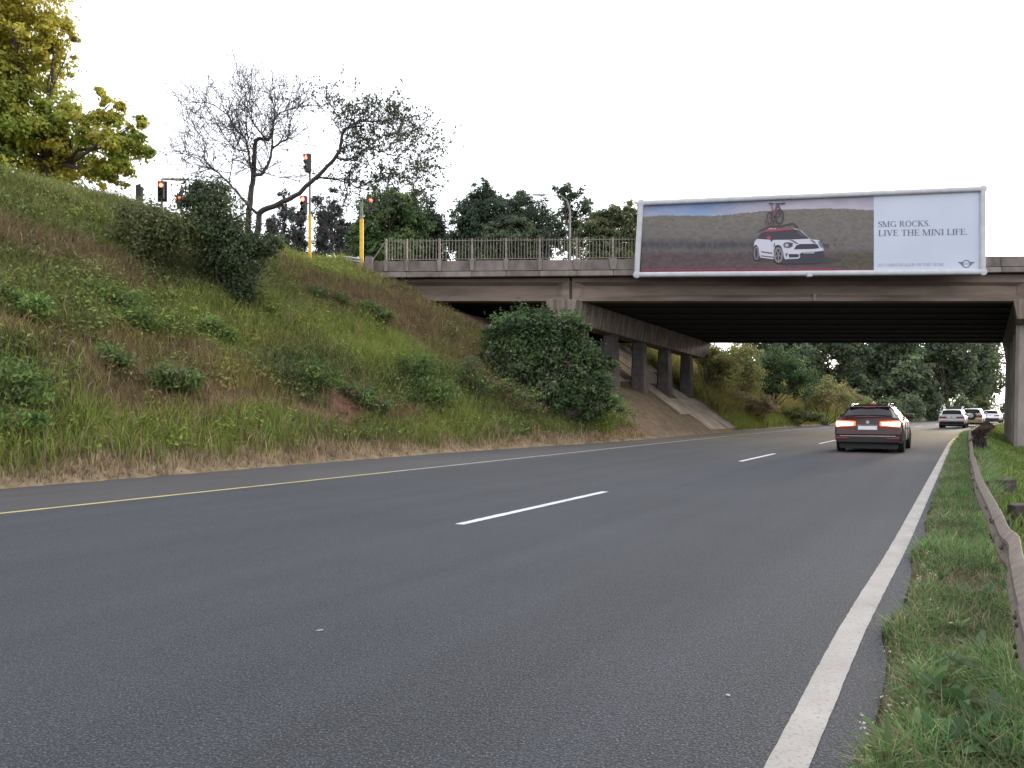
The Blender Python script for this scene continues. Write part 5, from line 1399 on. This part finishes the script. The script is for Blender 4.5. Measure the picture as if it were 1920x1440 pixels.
for i, (lab, lst, bp, cc) in enumerate([
    ('dark low shrub above the patch of red soil', [(545, 700, 26, 18), (585, 697, 34, 20), (625, 712, 26, 16), (560, 715, 30, 12)], (585, 728), DKS),
    ('brownish shrub right of the red soil patch', [(655, 735, 26, 18), (690, 748, 26, 20), (720, 765, 20, 16)], (690, 775), DKS + OLV),
    ('small dark shrub in the middle of the lower bank', [(760, 690, 26, 16), (795, 682, 24, 18), (740, 705, 20, 12)], (775, 708), DKS),
    ('leafy green shrub low on the bank', [(800, 725, 30, 22), (835, 735, 32, 26), (815, 755, 32, 18)], (820, 770), GRS + DKS),
    ('shrub left of the large dark bush', [(880, 690, 26, 22), (900, 720, 24, 22), (862, 712, 20, 18)], (885, 745), DKS + OLV),
    ('dry brown shrub below the large dark bush', [(950, 725, 28, 24), (985, 745, 28, 24), (1005, 765, 22, 16)], (970, 778), [(.13, .09, .06), (.10, .07, .05), (.09, .085, .05)]),
    ('dark green shrub at the left edge of the bank', [(20, 700, 46, 34), (60, 715, 40, 28), (10, 740, 50, 30), (70, 745, 34, 20)], (40, 780), DKS + GRS),
    ('low shrub below the dark one at the left edge', [(10, 785, 34, 18), (55, 790, 30, 14)], (30, 808), DKS + GRS),
    ('feathery green shrub high on the left of the bank', [(195, 548, 34, 20), (235, 560, 34, 20), (165, 568, 26, 16)], (205, 585), GRS),
    ('feathery shrub below the tangled bush', [(262, 595, 34, 20), (225, 608, 28, 16), (290, 610, 20, 12)], (255, 628), GRS),
    ('pale green shrub at the left edge near the top of the bank', [(30, 560, 34, 24), (70, 575, 30, 20)], (45, 600), GRS),
    ('small shrub below the bare soil on the left', [(190, 665, 26, 16), (225, 675, 24, 14)], (205, 690), OLV + GRS),
    ('small shrub in the dry grass left of centre', [(310, 700, 32, 16), (350, 710, 30, 14), (330, 722, 26, 10)], (330, 735), DKS + OLV),
    ('light green weed clump in the middle of the bank', [(395, 615, 24, 18), (430, 630, 22, 16)], (410, 648), GRS),
    ('small dark shrub under the grassy hump', [(600, 545, 20, 10), (640, 560, 20, 10)], (615, 570), OLV + DKS),
    ('small shrub on the dry slope by the overpass', [(690, 575, 20, 12), (720, 590, 16, 10)], (700, 602), OLV),
    ('small grassy shrub at the toe beside the large bush', [(1090, 785, 26, 14), (1130, 780, 30, 20), (1165, 765, 26, 24)], (1120, 798), GRS + DKS)]):
    shrub(lab, lst, bp, [tuple(np.array(c_) * 1.15) for c_ in cc] + GRS, None, 80, 20, .11, 740 + i * 4, SG, clump=.55, trad=.014, aspect=.4)
FBY = [(.15, .15, .055), (.12, .13, .048), (.18, .155, .07), (.10, .115, .042)]
BB = 'bushes on the bank beyond the overpass'
for i, (lab, lst, Z, cc, ls) in enumerate([
    ('dark dense bush on the bank beyond the overpass', [(1440, 680, 34, 36), (1475, 690, 40, 42), (1500, 720, 30, 36), (1450, 720, 28, 26)], 60, BG[:3], .2),
    ('yellow green bush just right of the far pier end', [(1325, 665, 26, 26), (1355, 680, 34, 34), (1330, 710, 30, 30)], 53, FBY, .16),
    ('tall pale bush left of the dark dense one', [(1390, 665, 30, 30), (1400, 705, 34, 34), (1370, 730, 30, 24)], 57, FBY, .16),
    ('dry reddish bush low on the far bank', [(1385, 755, 28, 20), (1430, 762, 26, 18), (1350, 745, 20, 18)], 55, [(.20, .145, .085), (.16, .125, .07), (.12, .11, .05)], .14),
    ('yellow bush on the bank above the dark car', [(1545, 735, 34, 28), (1580, 745, 30, 24), (1520, 750, 26, 22)], 68, FBY, .16),
    ('olive bush where the far bank runs out', [(1600, 755, 22, 20), (1625, 765, 18, 16)], 74, FBY, .16),
        ('green shrub low on the far bank', [(1490, 776, 20, 10), (1525, 780, 18, 9)], 62, FBY + GRS, .14),
    ('green bush high up between the far columns', [(1200, 668, 40, 16), (1250, 675, 40, 18), (1160, 664, 30, 14)], 66, MG, .2)]):
    c0 = lst[0]; shrub(lab, lst, (c0[0], min(795, max(l[1] + l[3] for l in lst))), cc, None, 230, 30, ls, 830 + i * 4, BB, Z=Z, clump=.24, trad=.05)
# dead growth tangled on the guardrail
hb = AB(.12, 24)
shrub('brown dead brush tangled over the guardrail near the right-hand column', [(1836, 812, 9, 9), (1845, 803, 10, 7), (1852, 798, 9, 5), (1834, 828, 8, 12), (1842, 838, 9, 10)], (1838, 850), [(.05, .035, .028), (.07, .05, .04), (.035, .028, .024)], None, 160, 26, .10, 900, None, Z=19.5, clump=.34, aspect=.25, trad=.012)
# fallen pale branch
h = hit(1070, 790); root = empty('dead_branch', h); tag(root, 'bleached dead branch lying under the large dark bush', 'branch')
mb = MB(); mb.tube([P(1048, 782, h.y) + Vector((0, 0, .05)), P(1062, 781, h.y), P(1078, 786, h.y - .2), P(1088, 793, h.y - .3), P(1093, 802, h.y - .4)], [.03, .028, .024, .02, .01], 6); mb.build('stem', 'dry_wood', root, 60, 0, tuple(h))
mb = MB(); mb.tube([P(1078, 786, h.y - .2), P(1090, 780, h.y - .1)], [.015, .006], 5); mb.build('side_shoot', 'dry_wood', root, 60, 0, tuple(h))

# ------------------------------------------------------------------ grass
def blades(name, label, a, b, z, length, width, cols, rng, lean=.35, droop=.35, seg=2, down=None):
    n = len(a)
    th = rng.random(n) * 2 * np.pi
    side = np.stack([np.cos(th), np.sin(th), np.zeros(n)], 1)
    fw = rand_unit(n, rng) * np.array([1, 1, .1]); fw /= np.linalg.norm(fw, axis=1, keepdims=True)
    up = np.stack([np.zeros(n), np.zeros(n), np.ones(n)], 1)
    le = (lean * rng.random(n))[:, None]
    d1 = up + fw * le; d1 /= np.linalg.norm(d1, axis=1, keepdims=True)
    d2 = up * (1 - droop * rng.random(n)[:, None] * 1.6) + fw * (le + droop * rng.random(n)[:, None] * 1.5); d2 /= np.linalg.norm(d2, axis=1, keepdims=True)
    base = np.stack([a, b, z - .02], 1)
    L = length[:, None]; w = width[:, None]
    V = np.empty((n, 5, 3))
    V[:, 0] = base - side * w * .5; V[:, 1] = base + side * w * .5
    mid = base + d1 * L * .55
    V[:, 2] = mid + side * w * .42; V[:, 3] = mid - side * w * .42
    V[:, 4] = mid + d2 * L * .5
    i = np.arange(n)[:, None] * 5
    q = i + np.array([[0, 1, 2, 3]]); t = i + np.array([[3, 2, 4]])
    o = np_mesh(name, V.reshape(-1, 3), [q, t], 'grass', np.repeat(cols.clip(.006, .8), 5, axis=0))
    tag(o, label, 'grass', kind='stuff'); return o

def bank_points(n, t0, t1, d0, d1, rng):
    t = rng.uniform(t0, t1, n); d = rng.uniform(d0, d1, n); s = toe(t) - d + xc(t)
    a, b = AB(s, t); return a, b, t, d
def bank_grass():
    rng = np.random.default_rng(77)
    n = 330000
    a, b, t, d = bank_points(n, 3.5, 35.5, -.12, 14.5, rng)
    W, S, T, dd = veg(a, b)
    under = (b > 35.6) & (a > -6.4)
    clumpy = fnoise(a * 2.2, b * 2.2, 201, 2)
    bare = W[:, KL.index('soil')] * 1.15 + W[:, KL.index('red')] * 1.05
    keep = (rng.random(n) > bare * .95) & ~under & (rng.random(n) < .35 + 1.1 * clumpy)
    a, b, t, d, W, clumpy = a[keep], b[keep], t[keep], d[keep], W[keep], clumpy[keep]
    n = len(a)
    cum = W.cumsum(1); pick = (rng.random(n)[:, None] > cum).sum(1).clip(0, len(KL) - 1)
    base = np.stack([KINDS_[k] for k in KL]); base[KL.index('soil')] = C_BROWN * .9; base[KL.index('red')] = np.array((.16, .09, .05))
    col = base[pick] * (1 + .26 * rng.normal(size=(n, 1))).clip(.45, 1.8) * (1 + .07 * rng.normal(size=(n, 3)))
    straw = rng.random(n) < .045
    col[straw] = C_STRAW * .8 * (.6 + .6 * rng.random((straw.sum(), 1)))
    toef = smooth(.9, .25, d)[:, None] if False else (1 - smooth(.22, .62, d + (fnoise(a * 1.1, b * 1.1, 205) - .5) * .95))[:, None]
    dry = rng.random((n, 1)) < toef
    col = np.where(dry, C_STRAW * (.25 + .85 * rng.random((n, 1))) * (.6 + .8 * fnoise(a * 3, b * 3, 209)[:, None]) * (1 + .06 * rng.normal(size=(n, 3))), col)
    ln = (.20 + .34 * rng.random(n)) * (.55 + .9 * fnoise(a * .8, b * .8, 207))
    ln *= np.where(toef[:, 0] > .5, .55, 1.0) * smooth(-.16, .25, d).clip(.35, 1)
    ln *= np.where(pick == KL.index('bright'), 1.15, 1.0)
    ln *= np.where((straw) & (toef[:, 0] < .5), 1.25, 1.0)
    wd = .011 + .013 * rng.random(n)
    z = terrain(a, b)
    blades('bank_grass', 'rough mixed green and dry grass covering the embankment', a, b, z, ln, wd, col, rng, .55, .5)
    # beyond the overpass and the toe strip under it
    n = 95000
    a, b, t, d = bank_points(n, 49, 100, .1, 11, rng)
    W, S, T, dd = veg(a, b); cum = W.cumsum(1); pick = (rng.random(n)[:, None] > cum).sum(1).clip(0, len(KL) - 1)
    col = (base[pick] * .6 + .4 * np.array((.24, .21, .085))) * np.array([1.25, 1.2, 1.0]) * (1 + .25 * rng.normal(size=(n, 1))).clip(.45, 1.8)
    near = (d < 1.2)[:, None]; col = np.where(near, C_BRIGHT * (.8 + .5 * rng.random((n, 1))), col)
    blades('far_bank_grass', 'tall grass on the bank beyond the overpass', a, b, terrain(a, b), (.5 + .9 * rng.random(n)) * np.where(d < 1.2, .38, 1), .03 + .035 * rng.random(n), col, rng, .5, .5)
bank_grass()

def bank_weeds():
    """broad-leaved weeds and ferny growth mixed through the grass"""
    rng = np.random.default_rng(91)
    n = 6500
    a, b, t, d = bank_points(n, 4, 35, .5, 13.5, rng)
    W, S, T, dd = veg(a, b)
    p = W[:, KL.index('fern')] * 1.3 + W[:, KL.index('dark')] * 1.0 + W[:, KL.index('green')] * .5 + W[:, KL.index('bright')] * .22 + W[:, KL.index('yellow')] * .4 + .04
    keep = (rng.random(n) < p) & ~((b > 35.4) & (a > -6.4))
    a, b, W = a[keep], b[keep], W[keep]; n = len(a)
    m = rng.integers(16, 52, n); idx = np.repeat(np.arange(n), m); N = len(idx)
    rad = (.16 + .26 * rng.random(n)) * (1 + .6 * W[:, KL.index('fern')])
    off = rng.normal(size=(N, 3)) * rad[idx][:, None] * np.array([.6, .6, .5])
    off[:, 2] = np.abs(off[:, 2]) + .06
    pos = np.stack([a, b, terrain(a, b)], 1)[idx] + off
    base = np.stack([KINDS_[k] for k in KL]); base[KL.index('soil')] = C_BROWN; base[KL.index('brown')] = C_BROWN * .9
    cc = W @ base
    cc = cc * (.6 + .95 * rng.random((n, 1))) * np.array([.95, 1.08, .85])
    col = cc[idx] * (1 + .2 * rng.normal(size=(N, 1))).clip(.5, 1.7)
    size = .07 + .09 * rng.random(N)
    v, f, c = leaf_arrays(pos, off / (np.linalg.norm(off, axis=1, keepdims=True) + 1e-6), size, col, rng, .42, .5, .7)
    o = np_mesh('bank_weeds', v, [f], 'leaf', c.clip(.01, .8)); tag(o, 'leafy weeds scattered through the embankment grass', 'weeds', kind='stuff')
bank_weeds()

def verge_grass():
    rng = np.random.default_rng(55)
    # strip between the edge line and the rail, dense close to the viewer
    n = 190000
    b = 2.2 + (rng.random(n) ** 2.1) * 40
    s = rng.uniform(-.42, .30, n)
    t = (b + s * SN) / CT; s2 = s + xc(t); a, b = AB(s2, t)
    edge = -.34 - .10 * np.exp(-((t - 5.0) / .30) ** 2) - .07 * smooth(4, 8, t) + .10 * (fnoise(t * 1.6, np.full(n, 4.0), 9) - .5) + .12 * (fnoise(t * 2.6, np.full(n, 8.0), 19) - .5)
    cl = fnoise(a * 9, b * 9, 301, 2); patch = fnoise(a * 2.2, b * 2.2, 303, 3)
    inn = smooth(0, .14, s - edge)
    keep = (s > edge - .03) & (rng.random(n) < (.16 + .9 * inn) * (cl - .12).clip(0, 1) * 1.9) 
    a, b, s, t, cl, patch, inn = a[keep], b[keep], s[keep], t[keep], cl[keep], patch[keep], inn[keep]
    n = len(a)
    g = np.array([(.085, .165, .048), (.125, .21, .07), (.055, .11, .036), (.19, .25, .105), (.22, .19, .11)])
    pr = np.array([.34, .26, .2, .12, .08])
    col = g[rng.choice(5, n, p=pr)] * (.22 + 1.75 * patch[:, None]) * (.55 + .9 * cl[:, None]) * (1 + .2 * rng.normal(size=(n, 1))).clip(.5, 1.7)
    dry = rng.random(n) < .17 + .42 * (1 - inn) + .5 * (patch < .36)
    col[dry] = np.array((.30, .24, .15)) * (.45 + .8 * rng.random((dry.sum(), 1)))
    ln = (.045 + .105 * rng.random(n)) * (.45 + .9 * inn) * (.35 + 1.35 * patch) * (1 + .5 * smooth(6, 20, b))
    wd = (.0028 + .0038 * rng.random(n)) * (1 + .12 * (b - 2.5).clip(0, 30))
    ln *= 1 + .9 * smooth(.02, .2, s) * smooth(4.6, 2.6, b) * rng.random(n) + .8 * smooth(.05, .2, s) * smooth(8, 12, b)
    blades('verge_grass', 'short grass and clippings between the edge line and the guardrail', a, b, terrain(a, b) + .004, ln, wd, col, rng, 1.0, .8)
    # median beyond the rail
    n = 90000
    b = 3.0 + rng.random(n) ** 1.5 * 75; s = .30 + rng.random(n) * 5.5
    t = (b + s * SN) / CT; a, b = AB(s + xc(t), t)
    patch = fnoise(a * .8, b * .8, 313, 3)
    col = np.array([(.14, .20, .045), (.18, .24, .06), (.11, .16, .04)])[rng.integers(0, 3, n)] * (.65 + .7 * patch[:, None]) * (1 + .18 * rng.normal(size=(n, 1))).clip(.5, 1.6)
    blades('median_grass', 'green grass beyond the guardrail round the right-hand column', a, b, terrain(a, b), .09 + .16 * rng.random(n), .006 + .016 * rng.random(n) + .0006 * b, col, rng, .6, .5)
    # little white flowers and chips near the edge
    n = 60; b = 2.5 + rng.random(n) ** 1.4 * 9; s = -.34 + .18 * rng.random(n); t = (b + s * SN) / CT; a, b = AB(s, t)
    k = np.concatenate([np.stack([a, b, .03 + .05 * rng.random(n)], 1) + rng.normal(size=(n, 3)) * np.array([.012, .012, .006]) for _ in range(4)])
    v, f, c = leaf_arrays(k, rand_unit(len(k), rng) + np.array([0, 0, 1]), .010 + .010 * rng.random(len(k)), np.tile((.62, .62, .52), (len(k), 1)), rng, .8)
    o = np_mesh('verge_flowers', v, [f], 'leaf', c); tag(o, 'tiny white flowers at the ragged edge of the verge', 'flowers', kind='stuff')
verge_grass()

# broad-leaved weeds on the verge
def weed(label, px, py, n, ln, wd, seed, col, spread=.5):
    rng = np.random.default_rng(seed)
    Z = (CAM_H - .06) * F / (py - HY); a = (px - HX) / F * Z
    ln *= 1.3; wd *= 1.4
    root = empty('broadleaf_weed', (a, Z, .05)); tag(root, label, 'weed', 'broad-leaved weeds on the verge')
    for k in range(n):
        an = 2 * math.pi * k / n + rng.uniform(-.4, .4); L = ln * rng.uniform(.6, 1.15); w = wd * rng.uniform(.75, 1.2); tilt = rng.uniform(.25, 1.0) * spread * 2
        d = Vector((math.cos(an), math.sin(an), 0)); sd = Vector((-math.sin(an), math.cos(an), 0))
        V = []; Fs = []
        N = 6
        for i in range(N + 1):
            u = i / N; ang = 1.25 - tilt * 1.5 * u
            if i == 0: p = Vector((0, 0, 0))
            else: p = p + (d * math.cos(ang) + Vector((0, 0, 1)) * math.sin(ang)) * L / N
            hw_ = w * (math.sin(math.pi * (u * .86 + .08)) ** .8) * .5
            fold = Vector((0, 0, hw_ * .35))
            V += [p - sd * hw_ + fold, p, p + sd * hw_ + fold]
        for i in range(N):
            Fs += [(i * 3, i * 3 + 1, i * 3 + 4, i * 3 + 3), (i * 3 + 1, i * 3 + 2, i * 3 + 5, i * 3 + 4)]
        c = np.tile(np.array(col) * rng.uniform(.75, 1.3), (len(V), 1))
        np_mesh('leaf', np.array([tuple(v) for v in V]), [np.array(Fs)], 'leaf', c, root, True)
weed('broad-leaved weed with pale upright leaf in the verge grass', 1768, 1262, 7, .10, .032, 1, (.11, .17, .09))
weed('broad-leaved weed with wide flat leaves below the pale one', 1790, 1330, 8, .13, .045, 2, (.07, .13, .045))
weed('broad-leaved weed against the foot of the guardrail', 1862, 1300, 8, .12, .036, 3, (.07, .12, .055))
weed('dark low weed at the bottom right corner of the verge', 1850, 1400, 9, .12, .040, 4, (.05, .10, .035))
weed('small grey green weed farther along the guardrail', 1850, 1120, 6, .10, .026, 5, (.10, .15, .085))
weed('narrow-leaved weed at the bottom of the verge', 1665, 1428, 6, .15, .016, 6, (.09, .16, .045), .35)
for k_, (px, py, n_, l_, w_, c_, lab) in enumerate([
    (1800, 1255, 6, .10, .034, (.15, .21, .12), 'pale weed between the two broad-leaved ones'), (1745, 1300, 5, .12, .034, (.10, .18, .06), 'weed with long drooping leaves left of the broad-leaved clump'),
    (1880, 1365, 6, .11, .038, (.12, .17, .10), 'weed squeezed under the near end of the guardrail'), (1820, 1395, 7, .12, .04, (.07, .14, .05), 'glossy dark weed near the bottom corner'),
    (1720, 1380, 6, .11, .022, (.12, .18, .06), 'thin-leaved weed by the bottom of the edge line'), (1835, 1230, 6, .10, .03, (.14, .19, .11), 'grey leaved weed halfway up the rail'),
    (1875, 1435, 7, .12, .042, (.08, .14, .06), 'weed in the very bottom right corner'), (1800, 1180, 5, .09, .026, (.13, .2, .08), 'light green weed above the broad-leaved clump'),
    (1770, 1420, 6, .12, .034, (.06, .12, .045), 'dark weed in the middle of the bottom edge of the verge')]):
    weed(lab, px, py, n_, l_, w_, 20 + k_, c_)
weed('small leafy weed in the middle of the verge', 1765, 1085, 6, .09, .022, 7, (.09, .15, .05))
